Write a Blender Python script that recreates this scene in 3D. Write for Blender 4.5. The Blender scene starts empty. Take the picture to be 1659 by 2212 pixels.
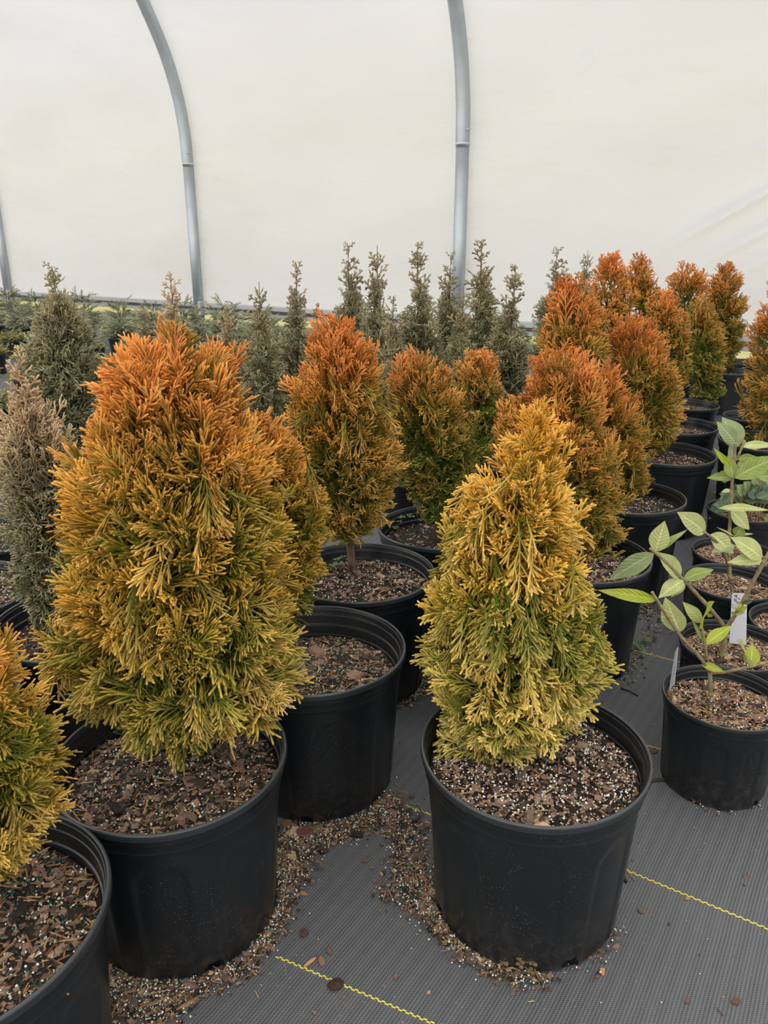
import bpy, bmesh, math, random
import numpy as np
from mathutils import Vector, Matrix, Quaternion
rng = np.random.default_rng(7)
random.seed(7)

# ---------------------------------------------------------------- camera
CX, CY, F, PITCH, H = 829.5, 1106.0, 1680.0, math.radians(19.3), 1.055
sc = bpy.context.scene
C = sc.collection
cam = bpy.data.cameras.new('camera')
camo = bpy.data.objects.new('camera', cam)
C.objects.link(camo)
sc.camera = camo
cam.sensor_fit = 'VERTICAL'
cam.sensor_height = 36.0
cam.sensor_width = 27.0
cam.lens = F / 2212 * 36.0
cam.clip_start = 0.02
cam.clip_end = 300
camo.location = (0, 0, H)
camo.rotation_euler = (math.pi / 2 - PITCH, 0, 0)
cam.dof.use_dof = True
cam.dof.focus_distance = 1.35
cam.dof.aperture_fstop = 20

# ---------------------------------------------------------------- sky, sun, exposure
world = bpy.data.worlds.new('sky')
sc.world = world
world.use_nodes = True
wn = world.node_tree
wn.nodes.clear()
wo = wn.nodes.new('ShaderNodeOutputWorld')
wb = wn.nodes.new('ShaderNodeBackground')
wb.inputs[0].default_value = (0.93, 0.945, 1.0, 1)
wb.inputs[1].default_value = 1.05
wn.links.new(wb.outputs[0], wo.inputs[0])
sun = bpy.data.lights.new('sun', 'SUN')
sun.energy = 9.0
sun.color = (1.0, 0.955, 0.90)
sun.angle = math.radians(3)
suno = bpy.data.objects.new('sun', sun)
C.objects.link(suno)
suno.rotation_euler = Vector((0.38, 0.50, -0.78)).to_track_quat('-Z', 'Y').to_euler()
sc.view_settings.view_transform = 'Standard'
sc.view_settings.look = 'None'
sc.view_settings.gamma = 1
sc.view_settings.use_curve_mapping = False
sc.view_settings.exposure = 0.25
sc.cycles.max_bounces = 8
sc.cycles.diffuse_bounces = 5
sc.cycles.transmission_bounces = 4
sc.cycles.glossy_bounces = 3
sc.cycles.use_denoising = True

# ---------------------------------------------------------------- helpers: photo pixel -> place
def ray(px, py):
    a = (px - CX) / F
    b = (CY - py) / F
    return np.array([a, math.cos(PITCH) + b * math.sin(PITCH), -math.sin(PITCH) + b * math.cos(PITCH)])
def atz(px, py, z):
    r = ray(px, py)
    t = (z - H) / r[2]
    return r * t + np.array([0, 0, H])
def aty(px, py, Y):
    r = ray(px, py)
    return r * (Y / r[1]) + np.array([0, 0, H])
def pj(p):
    x, y, z = p[0], p[1], p[2] - H
    d = y * math.cos(PITCH) - z * math.sin(PITCH)
    u = z * math.cos(PITCH) + y * math.sin(PITCH)
    return CX + F * x / d, CY - F * u / d, d
def lin(r, g, b):
    f = lambda c: (c / 255 / 12.92) if c / 255 <= 0.04045 else ((c / 255 + 0.055) / 1.055) ** 2.4
    return np.array([f(r), f(g), f(b)])
def norm(v):
    return v / np.maximum(np.linalg.norm(v, axis=-1, keepdims=True), 1e-9)

# ---------------------------------------------------------------- materials
class MT:
    def __init__(s, name):
        s.m = bpy.data.materials.new(name)
        s.m.use_nodes = True
        s.t = s.m.node_tree
        s.b = s.t.nodes['Principled BSDF']
        s.out = s.t.nodes['Material Output']
    def n(s, typ, **kw):
        nd = s.t.nodes.new(typ)
        for k, v in kw.items():
            if k.startswith('i_'):
                key = k[2:]
                key = int(key) if key.isdigit() else key.replace('_', ' ')
                nd.inputs[key].default_value = v
            else:
                setattr(nd, k, v)
        return nd
    def l(s, a, b):
        s.t.links.new(a, b)
    def ramp(s, fac, stops, interp='LINEAR'):
        r = s.t.nodes.new('ShaderNodeValToRGB')
        r.color_ramp.interpolation = interp
        e = r.color_ramp.elements
        while len(e) < len(stops):
            e.new(0.5)
        for i, (p, c) in enumerate(stops):
            e[i].position = p
            e[i].color = (*c, 1) if not isinstance(c, (int, float)) else (c, c, c, 1)
        s.l(fac, r.inputs[0])
        return r
    def mix(s, fac, a, b, mode='MIX'):
        m = s.t.nodes.new('ShaderNodeMix')
        m.data_type = 'RGBA'
        m.blend_type = mode
        for k, v in ((0, fac), (6, a), (7, b)):
            if hasattr(v, 'links') or hasattr(v, 'is_linked'):
                s.l(v, m.inputs[k])
            elif isinstance(v, (int, float)):
                m.inputs[k].default_value = v
            else:
                m.inputs[k].default_value = (*v, 1)
        return m.outputs[2]
    def noise(s, scale, detail=4, rough=0.55, vec=None):
        nd = s.n('ShaderNodeTexNoise')
        nd.inputs['Scale'].default_value = scale
        nd.inputs['Detail'].default_value = detail
        nd.inputs['Roughness'].default_value = rough
        s.l(vec if vec is not None else s.obj(), nd.inputs['Vector'])
        return nd.outputs['Fac']
    def obj(s):
        if not hasattr(s, '_tc'):
            s._tc = s.t.nodes.new('ShaderNodeTexCoord')
        return s._tc.outputs['Object']
    def bump(s, h, strength=0.3, dist=0.002):
        b = s.n('ShaderNodeBump')
        b.inputs['Strength'].default_value = strength
        b.inputs['Distance'].default_value = dist
        s.l(h, b.inputs['Height'])
        s.l(b.outputs[0], s.b.inputs['Normal'])
        return b

def mat_foliage(name, transl=0.25, rough=0.55, bump=True):
    k = MT(name)
    at = k.n('ShaderNodeVertexColor', layer_name='Col')
    nz = k.noise(420, 2)
    r = k.ramp(nz, [(0.3, 0.84), (0.7, 1.14)])
    col = k.mix(1.0, at.outputs[0], r.outputs[0], 'MULTIPLY')
    k.l(col, k.b.inputs['Base Color'])
    k.b.inputs['Roughness'].default_value = rough
    k.b.inputs['Specular IOR Level'].default_value = 0.3
    if bump:
        k.bump(nz, 0.6, 0.001)
    tr = k.n('ShaderNodeBsdfTranslucent')
    k.l(col, tr.inputs[0])
    mx = k.n('ShaderNodeMixShader')
    mx.inputs[0].default_value = transl
    k.l(k.b.outputs[0], mx.inputs[1])
    k.l(tr.outputs[0], mx.inputs[2])
    k.l(mx.outputs[0], k.out.inputs[0])
    return k.m
def mat_vcol(name, rough=0.8, spec=0.3, bscale=300):
    k = MT(name)
    at = k.n('ShaderNodeVertexColor', layer_name='Col')
    nz = k.noise(bscale, 3)
    r = k.ramp(nz, [(0.25, 0.65), (0.75, 1.15)])
    k.l(k.mix(1.0, at.outputs[0], r.outputs[0], 'MULTIPLY'), k.b.inputs['Base Color'])
    k.b.inputs['Roughness'].default_value = rough
    k.b.inputs['Specular IOR Level'].default_value = spec
    k.bump(nz, 0.5, 0.001)
    return k.m
def mat_pot(name, base, rough, dusty=1.0):
    k = MT(name)
    o = k.obj()
    sep = k.n('ShaderNodeSeparateXYZ')
    k.l(o, sep.inputs[0])
    n1 = k.noise(9, 5)
    n2 = k.noise(60, 4)
    vo = k.n('ShaderNodeTexVoronoi', feature='F1')
    vo.inputs['Scale'].default_value = 260
    mp = k.n('ShaderNodeMapping')
    mp.inputs['Scale'].default_value = (1, 1, 0.6)
    k.l(o, mp.inputs[0])
    k.l(mp.outputs[0], vo.inputs['Vector'])
    speck = k.ramp(vo.outputs['Distance'], [(0.0, 1.0), (0.09, 1.0), (0.18, 0.0)])
    ns = k.noise(14, 3)
    gate = k.ramp(ns, [(0.44, 0.0), (0.62, 0.8)])
    sm = k.n('ShaderNodeMath', operation='MULTIPLY')
    k.l(speck.outputs[0], sm.inputs[0])
    k.l(gate.outputs[0], sm.inputs[1])
    low = k.n('ShaderNodeMapRange')
    low.inputs[1].default_value = 0.14
    low.inputs[2].default_value = 0.0
    k.l(sep.outputs[2], low.inputs[0])
    d = k.n('ShaderNodeMath', operation='MULTIPLY')
    k.l(low.outputs[0], d.inputs[0])
    k.l(k.ramp(n2, [(0.45, 0.0), (0.75, 0.30 * dusty)]).outputs[0], d.inputs[1])
    c1 = k.mix(k.ramp(n1, [(0.35, 0.0), (0.8, 0.5 * dusty)]).outputs[0], base, tuple(x * 1.6 + 0.003 for x in base))
    c2 = k.mix(d.outputs[0], c1, tuple(lin(92, 80, 66)))
    c3 = k.mix(sm.outputs[0], c2, tuple(lin(140, 135, 125)))
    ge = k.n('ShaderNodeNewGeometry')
    edge = k.ramp(ge.outputs['Pointiness'], [(0.515, 0.0), (0.58, 0.42)])  # painted rim highlights: lighter grey put into the colour along convex edges
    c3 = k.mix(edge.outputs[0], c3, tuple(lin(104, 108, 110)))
    k.l(c3, k.b.inputs['Base Color'])
    rr = k.n('ShaderNodeMapRange')
    rr.inputs[3].default_value = rough - 0.06
    rr.inputs[4].default_value = rough + 0.16
    k.l(n1, rr.inputs[0])
    k.l(rr.outputs[0], k.b.inputs['Roughness'])
    k.b.inputs['Specular IOR Level'].default_value = 0.55
    k.bump(n2, 0.08, 0.001)
    return k.m
M_gold = mat_foliage('golden_scale_foliage', 0.22)
M_dark = mat_foliage('grey_green_scale_foliage', 0.12)
M_low = mat_foliage('juniper_foliage', 0.15)
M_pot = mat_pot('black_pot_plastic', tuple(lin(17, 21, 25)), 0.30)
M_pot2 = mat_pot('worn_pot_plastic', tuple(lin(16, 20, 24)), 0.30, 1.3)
M_mix = mat_vcol('potting_mix', 0.85, 0.25)
M_chip = mat_vcol('bark_bits', 0.75, 0.3, 160)
def mat_bark():
    k = MT('bark')
    mp = k.n('ShaderNodeMapping')
    mp.inputs['Scale'].default_value = (1, 1, 0.25)
    k.l(k.obj(), mp.inputs[0])
    nz = k.noise(110, 5, 0.6, mp.outputs[0])
    k.l(k.ramp(nz, [(0.3, tuple(lin(48, 36, 28))), (0.7, tuple(lin(128, 102, 82)))]).outputs[0], k.b.inputs['Base Color'])
    k.b.inputs['Roughness'].default_value = 0.85
    k.bump(nz, 0.8, 0.003)
    return k.m
M_bark = mat_bark()
def mat_twig():
    k = MT('green_brown_twig')
    nz = k.noise(150, 3)
    k.l(k.ramp(nz, [(0.3, tuple(lin(105, 92, 66))), (0.7, tuple(lin(160, 146, 108)))]).outputs[0], k.b.inputs['Base Color'])
    k.b.inputs['Roughness'].default_value = 0.6
    k.bump(nz, 0.4, 0.001)
    return k.m
M_twig = mat_twig()
def mat_leaf(name, a, b, transl=0.35):
    k = MT(name)
    uv = k.n('ShaderNodeUVMap')
    sep = k.n('ShaderNodeSeparateXYZ')
    k.l(uv.outputs[0], sep.inputs[0])
    ab = k.n('ShaderNodeMath', operation='ABSOLUTE')
    k.l(sep.outputs[1], ab.inputs[0])
    # chevron veins: u*n - |v|*k
    m1 = k.n('ShaderNodeMath', operation='MULTIPLY_ADD')
    k.l(ab.outputs[0], m1.inputs[0]); m1.inputs[1].default_value = -0.22
    k.l(sep.outputs[0], m1.inputs[2])
    m2 = k.n('ShaderNodeMath', operation='MULTIPLY'); k.l(m1.outputs[0], m2.inputs[0]); m2.inputs[1].default_value = 9 * 2 * math.pi
    sn = k.n('ShaderNodeMath', operation='SINE'); k.l(m2.outputs[0], sn.inputs[0])
    vein = k.ramp(sn.outputs[0], [(0.0, 0.0), (0.8, 0.0), (1.0, 0.09)])
    mid = k.ramp(ab.outputs[0], [(0.0, 1.0), (0.05, 0.6), (0.12, 0.0)])
    n1 = k.noise(45, 3)
    base = k.mix(k.ramp(n1, [(0.3, 0.0), (0.7, 1.0)]).outputs[0], a, b)
    c = k.mix(vein.outputs[0], base, tuple(min(1, x * 1.25 + 0.02) for x in b))
    c = k.mix(mid.outputs[0], c, tuple(min(1, x * 1.35 + 0.03) for x in b))
    k.l(c, k.b.inputs['Base Color'])
    k.b.inputs['Roughness'].default_value = 0.42
    k.b.inputs['Specular IOR Level'].default_value = 0.35
    k.bump(sn.outputs[0], 0.35, 0.0012)
    tr = k.n('ShaderNodeBsdfTranslucent')
    k.l(c, tr.inputs[0])
    mx = k.n('ShaderNodeMixShader')
    mx.inputs[0].default_value = transl
    k.l(k.b.outputs[0], mx.inputs[1]); k.l(tr.outputs[0], mx.inputs[2]); k.l(mx.outputs[0], k.out.inputs[0])
    return k.m
LEAFM = {
    'pale': mat_leaf('pale_green_leaf', tuple(lin(178, 188, 118)), tuple(lin(200, 206, 144))),
    'lime': mat_leaf('lime_leaf', tuple(lin(160, 175, 50)), tuple(lin(182, 194, 80))),
    'mid': mat_leaf('mid_green_leaf', tuple(lin(126, 146, 70)), tuple(lin(158, 172, 96))),
    'grey': mat_leaf('grey_green_leaf', tuple(lin(142, 158, 112)), tuple(lin(168, 182, 134))),
    'dark': mat_leaf('dark_leaf', tuple(lin(62, 84, 58)), tuple(lin(98, 120, 90)), 0.15),
    'yellow': mat_leaf('yellow_leaf', tuple(lin(205, 200, 85)), tuple(lin(225, 218, 120))),
}
def mat_plain(name, col, rough=0.5, metal=0.0, spec=0.5, nscale=None, namt=0.15, bump=0.0):
    k = MT(name)
    if nscale:
        nz = k.noise(nscale, 4)
        k.l(k.mix(nz, tuple(c * (1 - namt) for c in col), tuple(min(1, c * (1 + namt)) for c in col)), k.b.inputs['Base Color'])
        if bump:
            k.bump(nz, bump, 0.001)
    else:
        k.b.inputs['Base Color'].default_value = (*col, 1)
    k.b.inputs['Roughness'].default_value = rough
    k.b.inputs['Metallic'].default_value = metal
    k.b.inputs['Specular IOR Level'].default_value = spec
    return k.m
M_galv = mat_plain('galvanised_steel', tuple(lin(168, 176, 182)), 0.42, 0.55, 0.5, 8, 0.2, 0.05)
M_rail = mat_plain('grey_rail', tuple(lin(176, 177, 178)), 0.5, 0.2, 0.5, 6, 0.2)
M_tag = mat_plain('white_tag_plastic', tuple(lin(205, 206, 214)), 0.45, 0, 0.4, 20, 0.03)
M_ink = mat_plain('black_ink', tuple(lin(18, 18, 22)), 0.6)
M_yellow = mat_plain('yellow_thread', tuple(lin(218, 210, 96)), 0.7, 0, 0.2, 90, 0.2)
M_weed = mat_plain('weed_leaf', tuple(lin(88, 112, 66)), 0.6, 0, 0.3, 60, 0.25)
M_redweed = mat_plain('red_weed_leaf', tuple(lin(112, 96, 66)), 0.6, 0, 0.3, 120, 0.35)
M_redstem = mat_plain('red_stem', tuple(lin(176, 112, 92)), 0.6, 0, 0.3)
def mat_film():
    k = MT('white_poly_film')
    k.t.nodes.remove(k.b)
    d = k.n('ShaderNodeBsdfDiffuse')
    tr = k.n('ShaderNodeBsdfTranslucent')
    mp = k.n('ShaderNodeMapping')
    mp.inputs['Rotation'].default_value = (0, math.radians(12), math.radians(-33.7))
    mp.inputs['Scale'].default_value = (0.25, 1, 1.6)
    k.l(k.obj(), mp.inputs[0])
    nz = k.noise(0.9, 3, 0.5, mp.outputs[0])
    c = k.ramp(nz, [(0.3, (0.80, 0.785, 0.775)), (0.7, (0.86, 0.852, 0.845))])
    k.l(c.outputs[0], d.inputs[0])
    k.l(c.outputs[0], tr.inputs[0])
    nb = k.noise(2.5, 4, 0.5, mp.outputs[0])
    b = k.n('ShaderNodeBump'); b.inputs['Strength'].default_value = 0.6; b.inputs['Distance'].default_value = 0.08
    k.l(nb, b.inputs['Height'])
    k.l(b.outputs[0], d.inputs['Normal']); k.l(b.outputs[0], tr.inputs['Normal'])
    mx = k.n('ShaderNodeMixShader'); mx.inputs[0].default_value = 0.62
    k.l(d.outputs[0], mx.inputs[1]); k.l(tr.outputs[0], mx.inputs[2]); k.l(mx.outputs[0], k.out.inputs[0])
    return k.m
M_film = mat_film()
WDIR = np.array([0.8314, -0.5557])           # along the film wall
NIN = np.array([-0.5557, -0.8314])           # into the house
WM = np.array([-0.9554, 8.1313])             # a point of the wall line
ANG = math.atan2(WDIR[1], WDIR[0])
def wp(s, n):
    return WM + WDIR * s + NIN * n
def mat_fabric():
    k = MT('woven_ground_fabric')
    mp = k.n('ShaderNodeMapping')
    mp.inputs['Rotation'].default_value = (0, 0, -ANG)
    k.l(k.obj(), mp.inputs[0])
    v = mp.outputs[0]
    sep = k.n('ShaderNodeSeparateXYZ'); k.l(v, sep.inputs[0])
    wob = k.noise(2.2, 2, 0.5)
    def wave(sock, per, amp):
        a = k.n('ShaderNodeMath', operation='MULTIPLY_ADD'); k.l(wob, a.inputs[0]); a.inputs[1].default_value = amp; k.l(sock, a.inputs[2])
        b = k.n('ShaderNodeMath', operation='MULTIPLY'); k.l(a.outputs[0], b.inputs[0]); b.inputs[1].default_value = 2 * math.pi / per
        c = k.n('ShaderNodeMath', operation='SINE'); k.l(b.outputs[0], c.inputs[0])
        return c.outputs[0]
    w1 = wave(sep.outputs[0], 0.0052, 0.02)
    w2 = wave(sep.outputs[1], 0.0040, 0.008)
    w3 = wave(sep.outputs[0], 0.026, 0.03)
    mul = k.n('ShaderNodeMath', operation='MULTIPLY_ADD'); k.l(w1, mul.inputs[0]); k.l(w2, mul.inputs[1]); mul.inputs[2].default_value = 0.0
    ad = k.n('ShaderNodeMath', operation='MULTIPLY_ADD'); k.l(w1, ad.inputs[0]); ad.inputs[1].default_value = 0.7; k.l(mul.outputs[0], ad.inputs[2])
    ad2 = k.n('ShaderNodeMath', operation='MULTIPLY_ADD'); k.l(w3, ad2.inputs[0]); ad2.inputs[1].default_value = 0.15; k.l(ad.outputs[0], ad2.inputs[2])
    fac = k.n('ShaderNodeMapRange'); fac.inputs[1].default_value = -1.3; fac.inputs[2].default_value = 1.5; k.l(ad2.outputs[0], fac.inputs[0])
    big = k.noise(3.1, 5, 0.6)
    c0 = k.mix(fac.outputs[0], tuple(lin(40, 42, 45)), tuple(lin(112, 115, 118)))
    c1 = k.mix(k.ramp(big, [(0.32, 0.0), (0.68, 0.75)]).outputs[0], c0, k.mix(0.5, c0, tuple(lin(98, 100, 100))))
    n3 = k.noise(8, 6, 0.7)
    dirt = k.ramp(n3, [(0.60, 0.0), (0.74, 0.4)])
    c2 = k.mix(dirt.outputs[0], c1, tuple(lin(112, 104, 94)))
    sp = k.n('ShaderNodeTexVoronoi'); sp.inputs['Scale'].default_value = 90; k.l(k.obj(), sp.inputs['Vector'])
    spk = k.ramp(sp.outputs['Distance'], [(0.0, 1.0), (0.07, 1.0), (0.11, 0.0)])
    gm = k.n('ShaderNodeMath', operation='MULTIPLY'); k.l(spk.outputs[0], gm.inputs[0]); k.l(k.ramp(k.noise(11, 3), [(0.52, 0.0), (0.6, 0.8)]).outputs[0], gm.inputs[1])
    c3 = k.mix(gm.outputs[0], c2, tuple(lin(165, 158, 145)))
    k.l(c3, k.b.inputs['Base Color'])
    k.b.inputs['Roughness'].default_value = 0.62
    k.b.inputs['Specular IOR Level'].default_value = 0.35
    k.bump(fac.outputs[0], 0.5, 0.0012)
    return k.m
M_fabric = mat_fabric()
def mat_lawn():
    k = MT('dry_grass')
    n1 = k.noise(1.2, 6, 0.7)
    n2 = k.noise(9, 4, 0.7)
    c = k.ramp(n1, [(0.3, tuple(lin(104, 100, 58))), (0.7, tuple(lin(136, 128, 80)))])
    k.l(k.mix(k.ramp(n2, [(0.35, 0.0), (0.7, 0.5)]).outputs[0], c.outputs[0], tuple(lin(90, 98, 52))), k.b.inputs['Base Color'])
    k.b.inputs['Roughness'].default_value = 0.9
    k.bump(n2, 0.8, 0.05)
    return k.m
M_lawn = mat_lawn()

# ---------------------------------------------------------------- object helpers
def tag(o, label=None, cat=None, group=None, kind=None):
    if label: o['label'] = label
    if cat: o['category'] = cat
    if group: o['group'] = group
    if kind: o['kind'] = kind
    return o
def empty(name, loc, rz=0.0):
    o = bpy.data.objects.new(name, None)
    o.empty_display_size = 0.05
    o.location = tuple(loc); o.rotation_euler = (0, 0, rz)
    C.objects.link(o)
    return o
def link(name, me, parent=None, loc=(0, 0, 0), rot=(0, 0, 0), scale=None):
    o = bpy.data.objects.new(name, me)
    C.objects.link(o)
    if parent is not None: o.parent = parent
    o.location = tuple(loc); o.rotation_euler = rot
    if scale is not None: o.scale = scale if hasattr(scale, '__len__') else (scale,) * 3
    return o
def mesh_np(name, V, T, mat, col=None, smooth=True, uv=None):
    me = bpy.data.meshes.new(name)
    V = np.asarray(V, dtype=np.float32); T = np.asarray(T, dtype=np.int32)
    k = T.shape[1]
    me.vertices.add(len(V)); me.vertices.foreach_set('co', V.ravel())
    me.loops.add(T.size); me.loops.foreach_set('vertex_index', T.ravel())
    me.polygons.add(len(T)); me.polygons.foreach_set('loop_start', np.arange(0, T.size, k, dtype=np.int32))
    me.polygons.foreach_set('use_smooth', np.full(len(T), smooth, dtype=bool))
    me.update(calc_edges=True)
    if col is not None:
        ca = me.color_attributes.new(name='Col', type='BYTE_COLOR', domain='POINT')
        rgba = np.ones((len(V), 4), dtype=np.float32); rgba[:, :3] = np.clip(col, 0, 1)
        ca.data.foreach_set('color', rgba.ravel())
    if uv is not None:
        ul = me.uv_layers.new(name='UVMap')
        ul.data.foreach_set('uv', np.asarray(uv, dtype=np.float32)[T.ravel()].ravel())
    me.materials.append(mat)
    return me
def join_np(parts):
    Vs, Ts, Cs, o = [], [], [], 0
    for V, T, c in parts:
        Vs.append(V); Ts.append(T + o); Cs.append(c); o += len(V)
    return np.concatenate(Vs), np.concatenate(Ts), np.concatenate(Cs)
def tube_np(pts, rad, ns=8, cap=True):
    pts = np.asarray(pts, float); n = len(pts)
    rad = np.broadcast_to(np.asarray(rad, float), (n,))
    tg = norm(np.gradient(pts, axis=0))
    up = np.array([0.13, 0.21, 0.97]) if abs(tg[0][2]) < 0.9 else np.array([1.0, 0.1, 0.05])
    V = []
    for i in range(n):
        a = norm(np.cross(tg[i], up)); b = np.cross(tg[i], a); up = np.cross(a, tg[i]) if i else up
        th = np.arange(ns) * 2 * math.pi / ns
        V.append(pts[i] + rad[i] * (np.cos(th)[:, None] * a + np.sin(th)[:, None] * b))
    V = np.concatenate(V)
    T = []
    for i in range(n - 1):
        for j in range(ns):
            a = i * ns + j; b = i * ns + (j + 1) % ns
            T += [(a, b, b + ns), (a, b + ns, a + ns)]
    if cap:
        V = np.concatenate([V, pts[:1], pts[-1:]]); c0 = len(V) - 2
        for j in range(ns):
            T.append((c0, (j + 1) % ns, j)); T.append((c0 + 1, (n - 1) * ns + j, (n - 1) * ns + (j + 1) % ns))
    return V, np.array(T)
def tubes_mesh(name, lst, mat, ns=8):
    parts = []
    for pts, rad in lst:
        V, T = tube_np(pts, rad, ns); parts.append((V, T, np.zeros((len(V), 3))))
    V, T, _ = join_np(parts)
    return mesh_np(name, V, T, mat)
def box_bm(bm, lo, hi):
    r = bmesh.ops.create_cube(bm, size=1)
    for v in r['verts']:
        v.co = Vector([lo[i] + (v.co[i] + 0.5) * (hi[i] - lo[i]) for i in range(3)])
def bm_mesh(name, bm, mat, bevel=0.0):
    if bevel:
        bmesh.ops.bevel(bm, geom=bm.edges[:], offset=bevel, segments=2, affect='EDGES')
    me = bpy.data.meshes.new(name); bm.to_mesh(me); bm.free(); me.materials.append(mat)
    return me
def noise3(p, seed=0):
    # cheap smooth pseudo noise from sines, roughly -1..1
    x, y, z = p[..., 0] + seed * 1.7, p[..., 1] + seed * 2.3, p[..., 2] - seed * 0.9
    return (np.sin(1.1 * x + 2.3 * np.sin(0.7 * y + z)) + np.sin(1.7 * y - 1.3 * z + np.sin(1.9 * x)) + np.sin(2.1 * z + 0.8 * x * 1.3 + np.sin(2.7 * y))) / 3

# generic scatter: templates are (V, T, tip); instances by rotation, place, scale, colour function
def scatter(templates, pos, R, scale, colfn, which):
    parts = []
    for k, (V, T, tp) in enumerate(templates):
        idx = np.where(which == k)[0]
        if len(idx) == 0: continue
        s = scale[idx]; s = s[:, None, :] if s.ndim == 2 else s[:, None, None]
        W = np.einsum('nij,nvj->nvi', R[idx], V[None] * s) + pos[idx][:, None, :]
        n, nv = len(idx), len(V)
        TT = (T[None] + (np.arange(n) * nv)[:, None, None]).reshape(-1, T.shape[1])
        cc = colfn(idx, tp)
        parts.append((W.reshape(-1, 3), TT, cc.reshape(-1, 3)))
    return join_np(parts)
def frames(d, roll_n):
    x = norm(d)
    z = roll_n - (roll_n * x).sum(-1, keepdims=True) * x
    z = norm(z)
    y = np.cross(z, x)
    return np.stack([x, y, z], axis=-1)

# ---------------------------------------------------------------- conifer spray templates
def seg_add(parts, p0, p1, w0, w1, t0, t1, rings=2, bow=0.0):
    p0 = np.array(p0, float); p1 = np.array(p1, float)
    d = norm(p1 - p0); lat = norm(np.cross([0, 0, 1], d)); nz = np.cross(d, lat)
    L = np.linalg.norm(p1 - p0)
    ss = [0.0, 0.88] if rings == 2 else [0.0, 0.45, 0.9]
    ws = [w0, w1] if rings == 2 else [w0, (w0 + w1) / 2, w1]
    V, tp = [], []
    for s, w in zip(ss, ws):
        c = p0 + d * L * s + lat * bow * L * math.sin(s * math.pi)
        for a, b in ((1, -0.3), (0, 0.75), (-1, -0.3)):
            V.append(c + lat * a * w * 0.5 + nz * b * w * 0.5); tp.append(t0 + (t1 - t0) * s)
    V.append(p1); tp.append(t1)
    T = []
    nr = len(ss)
    for i in range(nr - 1):
        for j in range(3):
            a = i * 3 + j; b = i * 3 + (j + 1) % 3
            T += [(a, b, b + 3), (a, b + 3, a + 3)]
    for j in range(3):
        T.append(((nr - 1) * 3 + j, (nr - 1) * 3 + (j + 1) % 3, nr * 3))
    parts.append((np.array(V), np.array(T), np.array(tp)))
def spray(rg, nlat=9, sub=2, ang=36, fw=0.05, reach=0.42, bend=0.12, ang2=26):
    P = []
    # main axis, curved in plane and drooping
    kx = rg.normal(0, 0.06)
    ax = lambda s: np.array([s, kx * s * s * 2, 0.0])
    for i in range(3):
        seg_add(P, ax(i / 3), ax((i + 1) / 3 + 0.02), fw * (0.75 if i < 2 else 0.85), fw * (0.8 if i < 2 else 1.0), i / 3 * 0.7, (i + 1) / 3 * (0.7 if i < 2 else 1.0))
    for i in range(nlat):
        s = 0.12 + 0.80 * (i + rg.uniform(-0.25, 0.25)) / nlat
        side = 1 if i % 2 else -1
        a = math.radians(ang + rg.normal(0, 5)) * side
        ln = reach * (0.45 + 0.75 * math.sin(math.pi * min(1, s * 0.9 + 0.12))) * rg.uniform(0.8, 1.1) * (1.05 - 0.55 * s)
        b0 = ax(s); d = np.array([math.cos(a), math.sin(a), rg.normal(0, 0.12)])
        e = b0 + d * ln
        tb = 0.25 + 0.45 * s
        tl = 0.42 + 0.58 * min(1.0, s + ln * 0.7)
        seg_add(P, b0, e, fw * 0.7, fw * 1.05, tb * 0.6, tl, 2, bow=-0.06 * side)
        for j in range(sub):
            ss = 0.30 + 0.5 * (j + rg.uniform(0.1, 0.6)) / sub
            c = b0 + d * ln * ss
            sd = side if j % 2 == 0 else -side
            a2 = a + math.radians(ang2 + rg.normal(0, 5)) * sd
            l2 = (0.10 + 0.5 * ln * (1 - ss)) * rg.uniform(0.8, 1.25)
            d2 = np.array([math.cos(a2), math.sin(a2), rg.normal(0, 0.16)])
            seg_add(P, c, c + d2 * l2, fw * 0.75, fw * 1.0, tb * 0.6 + 0.3 * ss * tl, tl * (0.80 + 0.20 * ss))
    V, T, t = join_np(P)
    # droop / curl out of plane
    V = V.copy()
    V[:, 2] -= bend * V[:, 0] ** 2 + 0.25 * bend * np.abs(V[:, 1])
    return V, T, t
rt = np.random.default_rng(3)
SPR_HI = [spray(rt, 12, 3, 24, 0.027, 0.50, b, 16) for b in (0.05, 0.16, 0.28, -0.1, 0.1, 0.2)]
SPR_FAT = [spray(rt, 9, 3, 26, 0.038, 0.50, b, 18) for b in (0.05, 0.16, 0.28, -0.1, 0.1, 0.25)]
SPR_MD = [spray(rt, 9, 2, 25, 0.036, 0.52, b, 17) for b in (0.05, 0.16, 0.28, -0.08, 0.12)]
SPR_LO = [spray(rt, 7, 1, 27, 0.048, 0.52, b, 19) for b in (0.05, 0.2, -0.05)]
SPR_DK = [spray(rt, 8, 2, 34, 0.040, 0.52, b, 22) for b in (0.05, 0.2, 0.3, -0.1)]
SPR_DKL = [spray(rt, 7, 1, 38, 0.050, 0.52, b, 26) for b in (0.05, 0.2, -0.1)]
SPR_TIP = [spray(rt, 4, 1, 42, 0.10, 0.42, b, 30) for b in (0.02, 0.1, -0.05)]
SPR_JUN = [spray(rt, 9, 0, 30, 0.05, 0.30, b) for b in (0.2, 0.35, 0.5)]

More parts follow.
